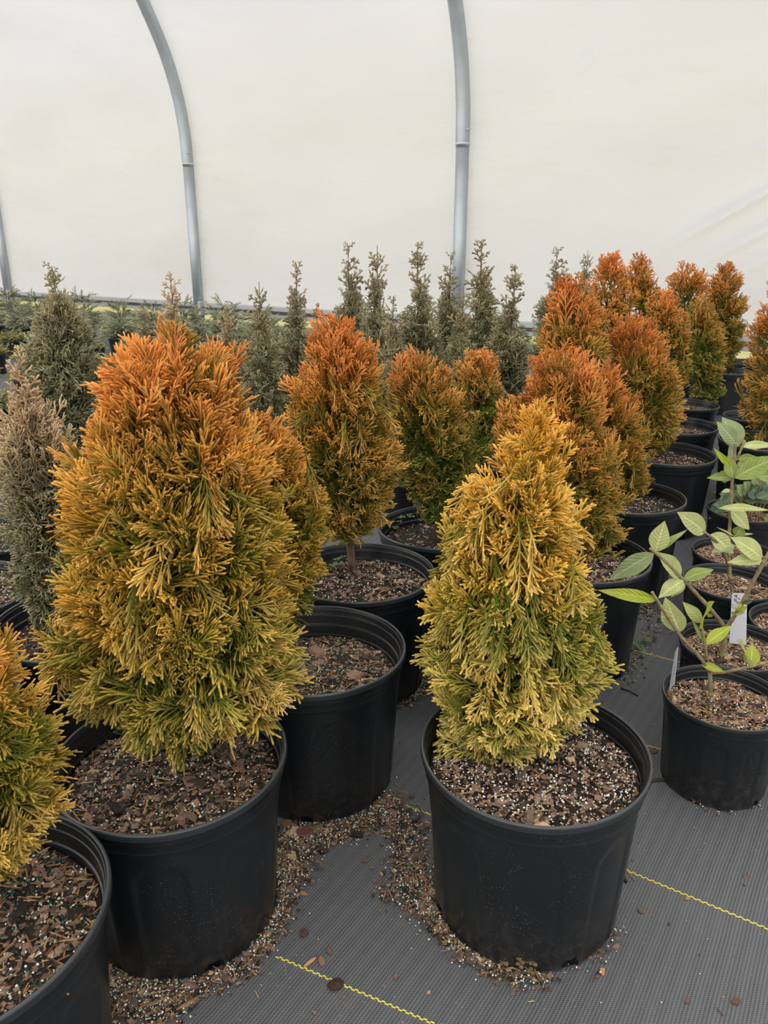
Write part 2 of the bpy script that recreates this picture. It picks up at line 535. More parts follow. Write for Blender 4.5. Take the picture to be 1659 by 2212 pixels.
PAL = {
    # inner green, low tip, mid tip, top tip
    'left':   ((98, 118, 32), (244, 212, 108), (250, 190, 66), (242, 150, 70)),
    'right':  ((98, 124, 34), (250, 226, 132), (253, 204, 78), (253, 184, 60)),
    'orange': ((100, 114, 36), (240, 200, 102), (244, 172, 68), (234, 134, 66)),
    'deep':   ((84, 114, 36), (212, 200, 100), (232, 178, 76), (234, 144, 72)),
    'dark':   ((110, 108, 72), (182, 184, 144), (178, 174, 136), (166, 152, 118)),
    'brown':  ((108, 106, 74), (182, 184, 142), (186, 178, 138), (208, 174, 134)),
}
def crown(mesh_name, bx, by, z0, rows, N, size, pal, tmpl, mat, seed, droop=0.12, elev=(12, 74), spread=15, org=(0, 0, 0), tipness=0.0, shell=0.62, fuzz=0.12, twigs=26, leader=False):
    """rows: (z, xcentre, radius) from top to bottom, in world metres"""
    rg = np.random.default_rng(seed)
    rows = sorted(rows, key=lambda q: q[0])
    zs = np.array([q[0] for q in rows]); xc = np.array([q[1] for q in rows]); rr = np.array([q[2] for q in rows]) * 0.93
    zlo, zhi = zs[0], zs[-1]
    zz = np.linspace(zlo, zhi, 200); pd = np.interp(zz, zs, rr) + 0.012; cdf = np.cumsum(pd); cdf /= cdf[-1]
    M = N * 3
    z = np.interp(rg.random(M), cdf, zz)
    phi = rg.random(M) * 2 * math.pi
    gap = noise3(np.stack([np.cos(phi) * 2.3, np.sin(phi) * 2.3, z * 21], -1), seed + 9)
    keep = np.where(gap < -0.30, 0.30, 1.0) * np.where(np.sin(phi) > 0.35, 0.45, 1.0)
    ok = np.where(rg.random(M) < keep)[0][:N]
    z = z[ok]; phi = phi[ok]; N = len(ok)
    h = (z - zlo) / (zhi - zlo)
    rad = np.interp(z, zs, rr)
    rho = np.where(rg.random(N) < 0.62, rg.uniform(0.88, 1.04, N), rg.uniform(0.35, 0.9, N))
    q = np.stack([np.cos(phi) * 1.6, np.sin(phi) * 1.6, z * 17 + 0 * z], -1)
    lump = 1 + fuzz * noise3(q * 1.4, seed) + 0.5 * fuzz * rg.normal(0, 0.5, N)
    rho = rho + np.where((rho > 0.9) & (rg.random(N) < 0.14), rg.uniform(0.03, 0.22, N), 0)
    r = rad * lump * rho
    z = z + np.where(h > 0.8, rg.normal(0, 0.010, N), 0)
    tip = np.stack([np.interp(z, zs, xc) + r * np.cos(phi), by + r * np.sin(phi), z], -1)
    e = np.radians(elev[0] + (elev[1] - elev[0]) * h ** 1.15 + rg.normal(0, spread, N))
    dm = (rg.random(N) < droop * (1.15 - h)) & (rho > 0.85) & (h < 0.72)
    e = np.where(dm, np.radians(rg.uniform(-75, -25, N)), e)
    ph2 = phi + rg.normal(0, 0.35, N)
    d = np.stack([np.cos(ph2) * np.cos(e), np.sin(ph2) * np.cos(e), np.sin(e)], -1)
    L = size * rg.uniform(0.75, 1.25, N) * np.clip(0.55 + rad / (rr.max() * 0.9), 0.6, 1.15)
    # local outward normal correction: keep the tips on the crown outline
    base = tip - d * L[:, None] * 0.95
    tang = np.stack([-np.sin(phi), np.cos(phi), 0 * phi], -1)
    rn = tang * rg.choice([-1, 1], N)[:, None] * rg.uniform(0, 1.3, N)[:, None] + np.array([0, 0, 1.0]) * rg.uniform(0, 1, N)[:, None] + rg.normal(0, 0.35, (N, 3))
    R = frames(d, rn)
    g0, c_lo, c_mid, c_top = [lin(*c) for c in PAL[pal]]
    hh = h[:, None]
    tipc = np.where(hh < 0.5, c_lo + (c_mid - c_lo) * hh * 2, c_mid + (c_top - c_mid) * (hh * 2 - 1))
    patch = noise3(q * 0.9 + 5, seed + 3)
    bias = -0.12 + 1.15 * np.clip(h - 0.62, -0.12, 0.38) + 0.5 * (np.minimum(rho, 1.0) - 0.95) + 0.34 * patch + rg.normal(0, 0.09, N) + tipness + np.where(dm, 0.16, 0)
    var = rg.uniform(0.82, 1.12, N)
    tipl = lin(*{'left': (253, 208, 136), 'right': (255, 236, 168), 'orange': (250, 192, 122), 'deep': (244, 204, 130), 'dark': (196, 192, 158), 'brown': (214, 194, 160)}[pal])
    def colfn(idx, tp):
        g = np.clip(bias[idx][:, None] + 1.12 * tp[None, :] ** 1.6, 0, 1)[..., None]
        gg = g0[None, None]
        tc = tipc[idx][:, None, :]
        pale = lin(240, 206, 130) if pal in ('left', 'right', 'orange') else tipc[idx].mean(0)
        tc = np.where(dm[idx][:, None, None], tc * 0.6 + pale * 0.4, tc)
        col = gg * (1 - g) + tc * g
        hl = (np.clip((tp[None, :, None] - 0.72) / 0.28, 0, 1) * np.clip(g, 0, 1)) * 0.36
        col = col * (1 - hl) + tipl[None, None] * hl
        return col * var[idx][:, None, None]
    which = rg.integers(0, len(tmpl), N)
    V, T, Cc = scatter(tmpl, base, R, L, colfn, which)
    V = V - np.array(org)
    fol = mesh_np(mesh_name, V, T, mat, Cc)
    # trunk with inner branches
    zt = np.linspace(z0 - 0.02, zlo + (zhi - zlo) * 0.86, 9)
    xt = np.where(zt < zlo, bx + (np.interp(zlo, zs, xc) - bx) * np.clip((zt - z0) / max(zlo - z0, 1e-3), 0, 1) ** 1.5 * 0.6, 0)
    for i, zv in enumerate(zt):
        if zv >= zlo:
            f = np.clip((zv - z0) / 0.2, 0, 1)
            xt[i] = bx * (1 - f) + np.interp(zv, zs, xc) * f
    tp_ = np.stack([xt + rg.normal(0, 0.003, 9), np.full(9, by) + rg.normal(0, 0.003, 9), zt], -1)
    r0 = 0.0035 + 0.062 * rr.max()
    lst = [(tp_ - np.array(org), np.linspace(r0, r0 * 0.2, 9))]
    for i in range(twigs):
        j = rg.integers(0, N)
        zz_ = max(tip[j][2] - 0.6 * rr.max() * rg.uniform(0.3, 1), z0 + 0.03)
        s = np.array([np.interp(zz_, zt, xt), by, min(zz_, zt[-1])])
        m = (s + base[j]) / 2 + np.array([0, 0, 0.01])
        lst.append((np.stack([s, m, base[j]]) - np.array(org), [r0 * 0.35, r0 * 0.22, r0 * 0.1]))
    if leader:
        jj = np.argsort(-z)[:1][0]
        top = np.array([np.interp(zhi, zs, xc), by, zhi])
        s = np.array([xt[-1], by, zt[-1]])
        lst.append((np.stack([s, (s + top) / 2, top]) - np.array(org), [r0 * 0.3, r0 * 0.25, r0 * 0.12]))
    tr = tubes_mesh('trunk', lst, M_bark, 7)
    return fol, tr

# ---------------------------------------------------------------- pots
def pot_mesh(name, R, HH, mat, nseg=224, seed=0, panels=8):
    k = R / 0.18; kz = HH / 0.30
    prof = [(0.0, 0.006), (0.10, 0.006), (0.146, 0.0), (0.1505, 0.0015), (0.1520, 0.005)]
    for i in range(1, 26):
        z = 0.005 + 0.245 * i / 25
        prof.append((0.1520 + (0.1680 - 0.1520) * i / 25, z))
    prof += [(0.1685, 0.2550), (0.1700, 0.2580), (0.1728, 0.2605), (0.1735, 0.2635), (0.1735, 0.2715), (0.1742, 0.2745),
             (0.1752, 0.2760), (0.1756, 0.2850), (0.1775, 0.2868), (0.1797, 0.2885), (0.1800, 0.2920), (0.1797, 0.2975), (0.1785, 0.2996),
             (0.1765, 0.3000), (0.1748, 0.2990), (0.1740, 0.2965), (0.1733, 0.2945), (0.1722, 0.2938), (0.1716, 0.2915), (0.1712, 0.2840), (0.1704, 0.2822),
             (0.1690, 0.2812), (0.1684, 0.2790), (0.1680, 0.2640), (0.1670, 0.2615), (0.1648, 0.2600), (0.1640, 0.2575), (0.1630, 0.2420),
             (0.1624, 0.2400), (0.1606, 0.2390), (0.1600, 0.2360), (0.1580, 0.2000), (0.1540, 0.1400), (0.1500, 0.0800), (0.146, 0.012), (0.0, 0.012)]
    pr = np.array(prof); n = len(pr)
    th = np.arange(nseg) * 2 * math.pi / nseg
    rad = np.repeat(pr[:, :1], nseg, 1); z = np.repeat(pr[:, 1:], nseg, 1)
    pw = 2 * math.pi / panels
    a = (th % pw) - pw / 2                       # angle from panel centre
    half = pw * 0.31
    for i in range(3, 30):
        zz = pr[i, 1]
        ztop = 0.228 - 0.035 * np.clip(np.abs(a) / half, 0, 1) ** 2.5
        inside = 1 / (1 + np.exp((np.abs(a) - half) / 0.012)) * 1 / (1 + np.exp((zz - ztop) / 0.0022)) * (1 if zz > 0.002 else 0)
        rad[i] -= 0.0034 * inside
        ridge = np.exp(-((np.abs(a) - half) / 0.018) ** 2) * (zz < 0.215)
        rad[i] += 0.0010 * ridge
    rs = np.random.default_rng(seed)
    wob = 1 + 0.005 * np.cos(2 * th + rs.uniform(0, 6)) + 0.002 * np.cos(3 * th + rs.uniform(0, 6))
    wz = 0.0012 * np.cos(2 * th + rs.uniform(0, 6))
    up = np.clip(z / 0.3, 0, 1)
    rad = rad * (1 + (wob[None] - 1) * up)
    z = z + wz[None] * up ** 3
    V = np.stack([rad * np.cos(th) * k, rad * np.sin(th) * k, z * kz], -1).reshape(-1, 3)
    T = []
    for i in range(n - 1):
        for j in range(nseg):
            aa = i * nseg + j; b = i * nseg + (j + 1) % nseg
            # drainage notches at the foot, one under every second flute
            if 2 <= i <= 6 or i in (n - 4, n - 3):
                zz = pr[i, 1]
                aj = ((th[j] + pw / 2) % (pw)) - pw / 2
                if (int(((th[j] + pw / 2) // pw)) % 2 == 0) and i <= 6 and abs(aj) * 0.15 < math.sqrt(max(0, 0.022 ** 2 - (max(zz, 0.0)) ** 2)) * 0.65:
                    continue
            T.append((aa, b, b + nseg, aa + nseg))
    me = mesh_np(name, V, np.array(T), mat)
    # crisp ridges: rings where the profile turns sharply keep hard edges
    seg = np.diff(pr * [1, 1], axis=0); an = np.arctan2(seg[:, 1], seg[:, 0]); turn = np.abs((np.diff(an) + math.pi) % (2 * math.pi) - math.pi)
    hard = np.zeros(n, bool); hard[1:-1] = turn > 0.42
    ev = np.empty(len(me.edges) * 2, np.int32); me.edges.foreach_get('vertices', ev); ev = ev.reshape(-1, 2) // nseg
    sh = (ev[:, 0] == ev[:, 1]) & hard[ev[:, 0]]
    at = me.attributes.get('sharp_edge') or me.attributes.new('sharp_edge', 'BOOLEAN', 'EDGE')
    at.data.foreach_set('value', sh)
    return me
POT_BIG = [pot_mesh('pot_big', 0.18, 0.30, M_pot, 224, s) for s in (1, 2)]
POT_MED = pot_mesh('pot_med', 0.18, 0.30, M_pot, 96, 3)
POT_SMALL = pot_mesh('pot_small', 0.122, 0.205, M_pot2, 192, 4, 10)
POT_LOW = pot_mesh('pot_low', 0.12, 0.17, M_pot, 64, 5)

# ---------------------------------------------------------------- potting mix, chips, beads
def chip_t(rg):
    V = np.array([[x, y, z] for x in (-0.5, 0.5) for y in (-0.5, 0.5) for z in (-0.5, 0.5)], float)
    V += rg.uniform(-0.2, 0.2, V.shape); V[:, 2] *= 0.8
    Q = [(0, 1, 3, 2), (4, 6, 7, 5), (0, 4, 5, 1), (2, 3, 7, 6), (0, 2, 6, 4), (1, 5, 7, 3)]
    V2 = np.array([V[i] for q in Q for i in q])
    T = np.array([t for k in range(6) for t in ((4 * k, 4 * k + 1, 4 * k + 2), (4 * k, 4 * k + 2, 4 * k + 3))])
    return V2, T, np.zeros(24)
CHIPS = [chip_t(rt) for _ in range(6)]
def ico_t():
    V = np.array([(0.5, 0, 0), (-0.5, 0, 0), (0, 0.5, 0), (0, -0.5, 0), (0, 0, 0.5), (0, 0, -0.4), (0.33, 0.33, 0.33)], float)[:6]
    T = np.array([(0, 2, 4), (2, 1, 4), (1, 3, 4), (3, 0, 4), (2, 0, 5), (1, 2, 5), (3, 1, 5), (0, 3, 5)])
    return V, T, np.zeros(6)
BEAD = [ico_t()]
def rand_rot(rg, n, flat=0.5):
    nz = norm(np.stack([rg.normal(0, flat, n), rg.normal(0, flat, n), np.ones(n)], -1))
    a = rg.random(n) * 2 * math.pi
    return frames(np.stack([np.cos(a), np.sin(a), np.zeros(n)], -1) + 1e-3, nz)
CH_COL = [lin(*c) for c in ((112, 92, 80), (136, 110, 94), (72, 60, 52), (156, 130, 110), (50, 43, 38), (182, 158, 126), (98, 90, 80), (124, 108, 96))]
def bits(rg, P, kinds, size=1.0):
    """P: (n,3) places. kinds: fractions (chips, needles, perlite, prills)"""
    n = len(P); u = rg.random(n); f = np.cumsum(kinds) / sum(kinds); parts = []
    def pal_fn(cols, w=None, jit=0.2):
        def fn(idx, tp):
            ci = rg.choice(len(cols), len(idx), p=w)
            c = np.array(cols)[ci] * rg.uniform(1 - jit, 1 + jit, (len(idx), 1))
            return np.repeat(c[:, None, :], len(tp), 1)
        return fn
    m = u < f[0]; k = m.sum()
    if k:
        L = np.abs(rg.lognormal(-5.2, 0.50, k)) * size
        S = np.stack([L, L * rg.uniform(0.4, 0.8, k), L * rg.uniform(0.12, 0.3, k)], -1)
        parts.append(scatter(CHIPS, P[m], rand_rot(rg, k, 0.45), S, pal_fn(CH_COL, [.2, .2, .18, .1, .12, .05, .07, .08]), rg.integers(0, len(CHIPS), k)))
    m = (u >= f[0]) & (u < f[1]); k = m.sum()
    if k:
        L = rg.uniform(0.008, 0.024, k) * size
        S = np.stack([L, L * 0.07 + 0.0006, np.full(k, 0.0009)], -1)
        parts.append(scatter(CHIPS, P[m] + [0, 0, 0.001], rand_rot(rg, k, 0.3), S, pal_fn([lin(150, 112, 78), lin(96, 66, 46), lin(178, 150, 104)]), rg.integers(0, len(CHIPS), k)))
    m = (u >= f[1]) & (u < f[2]); k = m.sum()
    if k:
        S = (rg.uniform(0.0018, 0.0055, k) * size)[:, None] * rg.uniform(0.7, 1.2, (k, 3))
        parts.append(scatter(BEAD, P[m] + [0, 0, 0.001], rand_rot(rg, k, 2), S, pal_fn([lin(245, 243, 236), lin(228, 222, 206), lin(226, 222, 176)], [.6, .3, .1], 0.1), np.zeros(k, int)))
    m = u >= f[2]; k = m.sum()
    if k:
        S = np.full((k, 3), 0.0042) * rg.uniform(0.8, 1.15, (k, 1))
        parts.append(scatter(BEAD, P[m] + [0, 0, 0.0015], rand_rot(rg, k, 2), S, pal_fn([lin(22, 96, 86), lin(34, 120, 104), lin(18, 74, 70)]), np.zeros(k, int)))
    return join_np(parts)
def soil_mesh(name, R, seed, n, kinds, tint=(56, 44, 36), mound=0.012, clump=0.0):
    tint = tuple(t * 0.8 for t in tint)
    rg = np.random.default_rng(seed)
    nr, ns = 14, 48
    V = [[0, 0, 0]]
    for i in range(1, nr + 1):
        for j in range(ns):
            a = 2 * math.pi * j / ns; V.append([R * i / nr * math.cos(a), R * i / nr * math.sin(a), 0])
    V = np.array(V)
    def hgt(p):
        rr = np.hypot(p[:, 0], p[:, 1]) / R
        return mound * (1 - rr ** 2) + 0.005 * noise3(p * 38, seed) * (1 - 0.3 * rr) + 0.002 * noise3(p * 110, seed + 1)
    V[:, 2] = hgt(V)
    T = [(0, 1 + j, 1 + (j + 1) % ns) for j in range(ns)]
    for i in range(nr - 1):
        for j in range(ns):
            a = 1 + i * ns + j; b = 1 + i * ns + (j + 1) % ns
            T += [(a, a + ns, b + ns), (a, b + ns, b)]
    col = np.repeat(lin(*tint)[None], len(V), 0) * rg.uniform(0.6, 1.3, (len(V), 1))
    parts = [(V, np.array(T), col)]
    if n:
        r = R * np.sqrt(rg.random(n)) * 0.975; a = rg.random(n) * 2 * math.pi
        P = np.stack([r * np.cos(a), r * np.sin(a), 0 * r], -1); P[:, 2] = hgt(P) + rg.uniform(-0.001, 0.004, n)
        parts.append(bits(rg, P, kinds))
    V, T, c = join_np(parts)
    return mesh_np(name, V, T, M_mix, c, smooth=True)
SOIL = {
    'A': soil_mesh('mix_a', 0.163, 11, 4300, (0.52, 0.08, 0.39, 0.01), (50, 38, 32), 0.012),
    'B': soil_mesh('mix_b', 0.163, 12, 4600, (0.62, 0.12, 0.19, 0.07), (62, 50, 40), 0.014),
    'C': soil_mesh('mix_c', 0.161, 13, 3600, (0.62, 0.12, 0.14, 0.12), (66, 60, 44), 0.006),
    'E': soil_mesh('mix_e', 0.163, 14, 4000, (0.62, 0.12, 0.15, 0.11), (58, 50, 38), 0.008),
    'D': soil_mesh('mix_d', 0.163, 15, 2100, (0.60, 0.12, 0.22, 0.06), (52, 42, 34), 0.010),
    'F': soil_mesh('mix_f', 0.161, 16, 1500, (0.80, 0.08, 0.12, 0.0), (58, 44, 38), 0.008),
    'G': soil_mesh('mix_g', 0.163, 17, 900, (0.6, 0.05, 0.2, 0.15), (56, 50, 40), 0.008),
    'S': soil_mesh('mix_s', 0.110, 18, 2600, (0.60, 0.24, 0.15, 0.01), (44, 34, 28), 0.008),
    'L': soil_mesh('mix_l', 0.108, 19, 260, (0.6, 0.1, 0.3, 0.0), (52, 44, 38), 0.006),
}

# ================================================================ THE SETTING
def grid_mesh(name, x0, x1, y0, y1, nx, ny, mat, zf=None):
    X, Y = np.meshgrid(np.linspace(x0, x1, nx + 1), np.linspace(y0, y1, ny + 1))
    V = np.stack([X.ravel(), Y.ravel(), np.zeros(X.size)], -1)
    if zf is not None: V[:, 2] = zf(V)
    i = np.arange(ny)[:, None] * (nx + 1) + np.arange(nx)[None]
    T = np.stack([i, i + 1, i + nx + 2, i + nx + 1], -1).reshape(-1, 4)
    return mesh_np(name, V, T, mat)
def w3(s, n, z=0.0):
    p = wp(s, n); return (p[0], p[1], z)
# floor: rectangle of fabric inside the house
bm = bmesh.new()
vs = [bm.verts.new(w3(s, n, 0)) for s, n in ((-16, 0.02), (12, 0.02), (12, 9.98), (-16, 9.98))]
f = bm.faces.new(vs)
bmesh.ops.recalc_face_normals(bm, faces=[f])
if f.normal.z < 0: f.normal_flip()
floor = link('floor', bm_mesh('floor', bm, M_fabric)); tag(floor, 'black woven ground fabric with faint ribs and bark crumbs', kind='structure')
lawn = link('lawn_ground', grid_mesh('lawn', -60, 60, -40, 80, 60, 60, M_lawn, lambda V: -0.03 + 0.05 * noise3(V * 0.5, 2) - 0.06), None)
tag(lawn, 'sunlit yellow green grass outside below the film', kind='structure')
# film profile (n inward, z)
half = [(0.0, 0.35), (0.0, 0.7), (0.0, 1.1), (0.0, 1.5), (0.002, 1.8), (0.008, 2.05), (0.03, 2.22), (0.06, 2.38), (0.105, 2.55), (0.165, 2.72), (0.24, 2.88), (0.33, 3.04), (0.43, 3.21),
        (0.60, 3.46), (0.85, 3.76), (1.2, 4.08), (1.7, 4.42), (2.4, 4.72), (3.2, 4.92), (4.1, 5.03), (5.0, 5.07)]
full = half + [(10 - n, z) for n, z in reversed(half[:-1])]
def resample(pts, n):
    p = np.array(pts); L = np.concatenate([[0], np.cumsum(np.linalg.norm(np.diff(p, axis=0), axis=1))])
    s = np.linspace(0, L[-1], n); return np.stack([np.interp(s, L, p[:, 0]), np.interp(s, L, p[:, 1])], -1)
HOOPS = [-11.9, -8.4, -4.94, -1.31, 1.93, 5.35, 8.7, 11.9]
def film(name, pts, nprof, s0, s1, ns):
    P = resample(pts, nprof); S = np.linspace(s0, s1, ns)
    out = 0.062
    tg = norm(np.gradient(P, axis=0)); nrm = np.stack([-tg[:, 1], tg[:, 0]], -1)   # outward
    V = []
    for s in S:
        ds = min(abs(s - hh) for hh in HOOPS)
        sag = 0.05 * (1 - math.exp(-(ds / 0.9) ** 2))
        o = out - sag * np.clip((P[:, 1] - 0.6) / 1.2, 0, 1)
        # soft drapes and the diagonal pulls near the lower right
        w = 0.006 * np.sin(s * 2.1 + P[:, 1] * 5.0) + 0.004 * np.sin(s * 5.3 - P[:, 1] * 3.1 + 1.0)
        for (cs, cz, dr, ln, am) in ((4.05, 1.22, 0.52, 0.50, 0.022), (4.30, 1.10, 0.52, 0.5, 0.024), (4.5, 1.0, 0.5, 0.45, 0.02), (4.3, 1.36, 0.5, 0.45, 0.014), (3.6, 1.62, 0.5, 0.12, 0.010), (3.95, 1.64, 0.5, 0.12, 0.012), (4.25, 1.66, 0.5, 0.12, 0.012),
                                     (2.95, 2.28, 0.7, 0.14, 0.016), (-4.55, 0.88, 0.8, 0.10, 0.016), (1.45, 1.85, 0.6, 0.08, 0.010), (0.3, 1.0, 0.3, 0.06, 0.008)):
            da = (s - cs) * math.cos(dr) + (P[:, 1] - cz) * math.sin(dr); db = -(s - cs) * math.sin(dr) + (P[:, 1] - cz) * math.cos(dr)
            w = w + 2.2 * am * np.exp(-(da / ln) ** 2) * np.exp(-(db / 0.042) ** 2) * (P[:, 0] < 1)
        o = o + w
        n_ = P[:, 0] + nrm[:, 0] * o; z_ = P[:, 1] + nrm[:, 1] * o
        for a, b in zip(n_, z_):
            V.append(w3(s, a, b))
    i = np.arange(ns - 1)[:, None] * nprof + np.arange(nprof - 1)[None]
    T = np.stack([i, i + nprof, i + nprof + 1, i + 1], -1).reshape(-1, 4)
    return mesh_np(name, np.array(V), T, M_film)
fb = link('wall_back', film('wall_back', half[:16], 150, -7.5, 6.2, 400)); tag(fb, 'white poly film side wall stretched over steel hoops', kind='structure')
for a_, b_ in ((-14, -7.4), (6.1, 11)):
    fx = link('wall_back', film('wall_back', half[:16], 24, a_, b_, 30)); tag(fx, 'white poly film side wall beyond the picture edge', kind='structure')
fc = link('ceiling', film('ceiling', half[15:] + [(10 - n, z) for n, z in reversed(half[12:-1])], 50, -14, 11, 90)); tag(fc, 'white poly film roof of the hoop house', kind='structure')
ff = link('wall_front', film('wall_front', [(10 - n, z) for n, z in reversed(half[:13])], 30, -14, 11, 60)); tag(ff, 'white poly film on the near side of the hoop house', kind='structure')
# hoops
hp = resample([(n, z if i else 0.0) for i, (n, z) in enumerate(full[:1] + full[1:])], 90)
hp = resample([(0.0, -0.05)] + [(n, z) for n, z in full] + [(10.0, -0.05)], 120)
HT = ['left', 'centre', 'right']
for i, s in enumerate(HOOPS):
    nm = {2: 'steel hoop at the far left edge of the film wall', 3: 'tall steel hoop bending left above the left golden conifer',
          4: 'tall steel hoop rising behind the dark thujas left of the bright orange group'}.get(i, f'galvanised steel hoop, {["third", "second", 0, 0, 0, "first", "second", "third"][i]} one beyond the {"left" if i < 3 else "right"} picture edge')
    r = empty('greenhouse_hoop', w3(s, 0, 0), ANG)
    tag(r, nm, 'hoop', 'steel hoops of the greenhouse')
    # local frame: x along wall, -y inward
    P = np.stack([np.zeros(len(hp)), -hp[:, 0], hp[:, 1]], -1)
    jz = 1.80
    lo = [p for p in P if p[2] <= jz and p[1] > -5]; up = [p for p in P if p[2] > jz]; lo2 = [p for p in P if p[2] <= jz and p[1] <= -5]
    V, T = tube_np([P[0], [0, 0, jz]], 0.0555, 20); link('post', mesh_np('post', V, T, M_galv), r)
    V, T = tube_np([[0, -10, jz], [0, -10, -0.05]], 0.0555, 20); link('post', mesh_np('post', V, T, M_galv), r)
    V, T = tube_np([[0, 0, jz - 0.02]] + up + [[0, -10, jz - 0.02]], 0.0585, 20); link('bow', mesh_np('bow', V, T, M_galv), r)
    V, T = tube_np([[0, 0, jz + 0.006], [0, 0, jz - 0.006]], 0.061, 20); link('joint_ring', mesh_np('ring', V, T, M_tag), r)
    V, T = tube_np([[0.05, -0.03, jz + 0.10], [0.075, -0.035, jz + 0.10]], 0.009, 8); link('bolt', mesh_np('bolt', V, T, M_rail), r)
# rail along the film foot
rl = empty('hip_rail', w3(0, 0, 0.345), ANG); tag(rl, 'grey metal rail holding the foot of the white film wall', 'rail')
bm = bmesh.new(); box_bm(bm, (-14, -0.03, -0.055), (11, 0.05, 0.055)); link('channel', bm_mesh('channel', bm, M_rail, 0.004), rl)
bm = bmesh.new(); box_bm(bm, (-14, -0.045, -0.012), (11, -0.02, 0.016)); link('wire_lock', bm_mesh('lock', bm, mat_plain('dark_channel', tuple(lin(74, 76, 80)), 0.5, 0.4), 0.003), rl)
for s in HOOPS:
    bm = bmesh.new(); box_bm(bm, (s + 0.05, -0.07, -0.075), (s + 0.10, 0.03, 0.075)); link('clamp', bm_mesh('clamp', bm, M_rail, 0.004), rl)
rl2 = link('wall_front_rail', bpy.data.meshes['channel'], None, w3(0, 10, 0.345), (0, 0, ANG)); rl2['kind'] = 'structure'

# yellow marker threads woven into the fabric (children of the floor)
def thread(a, b, step=0.0055, w=0.0019):
    a = atz(*a, 0); b = atz(*b, 0)
    d = (b - a); L = np.hypot(d[0], d[1]); d = d / L; lat = np.array([-d[1], d[0], 0])
    n = int(L / step); V, T = [], []
    for i in range(n):
        c = a + d * step * i; off = lat * (w * 0.6 * (1 if i % 2 else -1)); o = len(V)
        for (u, v, z) in ((0, -1, .0003), (1, -1, .0003), (1, 1, .0003), (0, 1, .0003), (.1, -.6, .0016), (.9, -.6, .0016), (.9, .6, .0016), (.1, .6, .0016)):
            V.append(c + d * step * 1.12 * u + lat * w * 0.5 * v + off + np.array([0, 0, z]))
        T += [(o + 4, o + 5, o + 6, o + 7), (o, o + 1, o + 5, o + 4), (o + 1, o + 2, o + 6, o + 5), (o + 2, o + 3, o + 7, o + 6), (o + 3, o, o + 4, o + 7)]
    V = np.array(V); V[:, 2] -= 0
    o = link('marker_thread', mesh_np('thread', V, np.array(T), M_yellow, smooth=False), floor)
    o['label'] = 'yellow marker thread'; o['kind'] = 'structure'
thread((596, 2066), (960, 2222)); thread((1318, 1866), (1680, 2016)); thread((870, 1738), (1000, 1786))
thread((1395, 1610), (1445, 1624)); thread((1625, 1673), (1690, 1694)); thread((1350, 1400), (1480, 1434)); thread((1450, 1098), (1520, 1108)); thread((1520, 1118), (1560, 1124))

# ================================================================ CONIFERS
def rows_px(rows, Y):
    out = []
    for (py, xl, xr) in rows:
        a = aty(xl, py, Y); b = aty(xr, py, Y)
        out.append(((a[2] + b[2]) / 2, (a[0] + b[0]) / 2, max(0.004, (b[0] - a[0]) / 2)))
    return out
def place_pot(root, mesh, R0, R, soil, soil_z, seed):
    k = R / R0
    p = link('pot', mesh, root, (0, 0, 0), (0, 0, seed * 1.37), k)
    s = link('potting_mix', soil, root, (0, 0, soil_z), (0, 0, seed * 2.1), (k, k, 1)); s['kind'] = 'stuff'
    return p, s
def conifer(label, pot_px, trunk_px, rows, N, size, pal, tmpl, seed, soil='D', potm=None, R=0.18, Hs=0.255, pz=0.30, group='golden conifers in big black pots', **kw):
    c = atz(pot_px[0], pot_px[1], pz * R / 0.18)
    root = empty('potted_conifer', (c[0], c[1], 0)); tag(root, label, 'potted plant', group)
    place_pot(root, potm or POT_MED, 0.18, R, SOIL[soil], Hs * R / 0.18, seed)
    t = atz(trunk_px[0], trunk_px[1], Hs * R / 0.18) if trunk_px else np.array([c[0], c[1], Hs])
    rr = rows_px(rows, t[1])
    mat = kw.pop('mat', M_gold)
    fol, tr = crown('foliage', t[0], t[1], Hs * R / 0.18, rr, N, size, pal, tmpl, mat, seed, org=(c[0], c[1], 0), **kw)
    link('trunk', tr, root); fo = link('foliage', fol, root)
    fo['kind'] = 'stuff'
    return root
G = 'golden conifers in big black pots'
tB = conifer('large left conifer, orange crown and yellow-green skirt, in the front left black pot', (370, 1625), (397, 1632),
        [(714, 330, 400), (738, 272, 455), (765, 235, 495), (830, 213, 530), (900, 200, 540), (1000, 178, 575), (1100, 168, 592), (1190, 150, 608), (1250, 128, 618), (1330, 128, 632), (1400, 140, 645), (1455, 180, 645), (1488, 252, 602), (1506, 325, 500)],
        960, 0.108, 'left', SPR_HI, 21, 'B', POT_BIG[0], Hs=0.252, droop=0.16, fuzz=0.14)
tA = conifer('bright yellow-gold pointed conifer in the front right black pot', (1154, 1612), (1112, 1590),
        [(866, 1155, 1175), (900, 1130, 1195), (955, 1105, 1205), (1005, 1045, 1208), (1055, 998, 1215), (1120, 988, 1232), (1180, 955, 1248), (1235, 938, 1258), (1300, 930, 1278), (1370, 920, 1292), (1450, 915, 1290), (1505, 930, 1262), (1560, 940, 1195), (1610, 985, 1160)],
        900, 0.080, 'right', SPR_FAT, 22, 'A', POT_BIG[1], Hs=0.258, droop=0.34, fuzz=0.14, elev=(5, 70), tipness=0.10)
tE = conifer('yellow-green conifer with orange tips cut off by the lower left corner', (-103, 1972), (-98, 1960),
        [(1240, -150, -60), (1330, -200, -30), (1400, -240, -5), (1450, -270, 25), (1500, -290, 60), (1560, -300, 90), (1620, -310, 108), (1690, -310, 140), (1750, -300, 130), (1800, -260, 100), (1850, -200, 40)],
        420, 0.080, 'left', SPR_HI, 23, 'E', POT_BIG[0], Hs=0.250, droop=0.1, tipness=0.05)
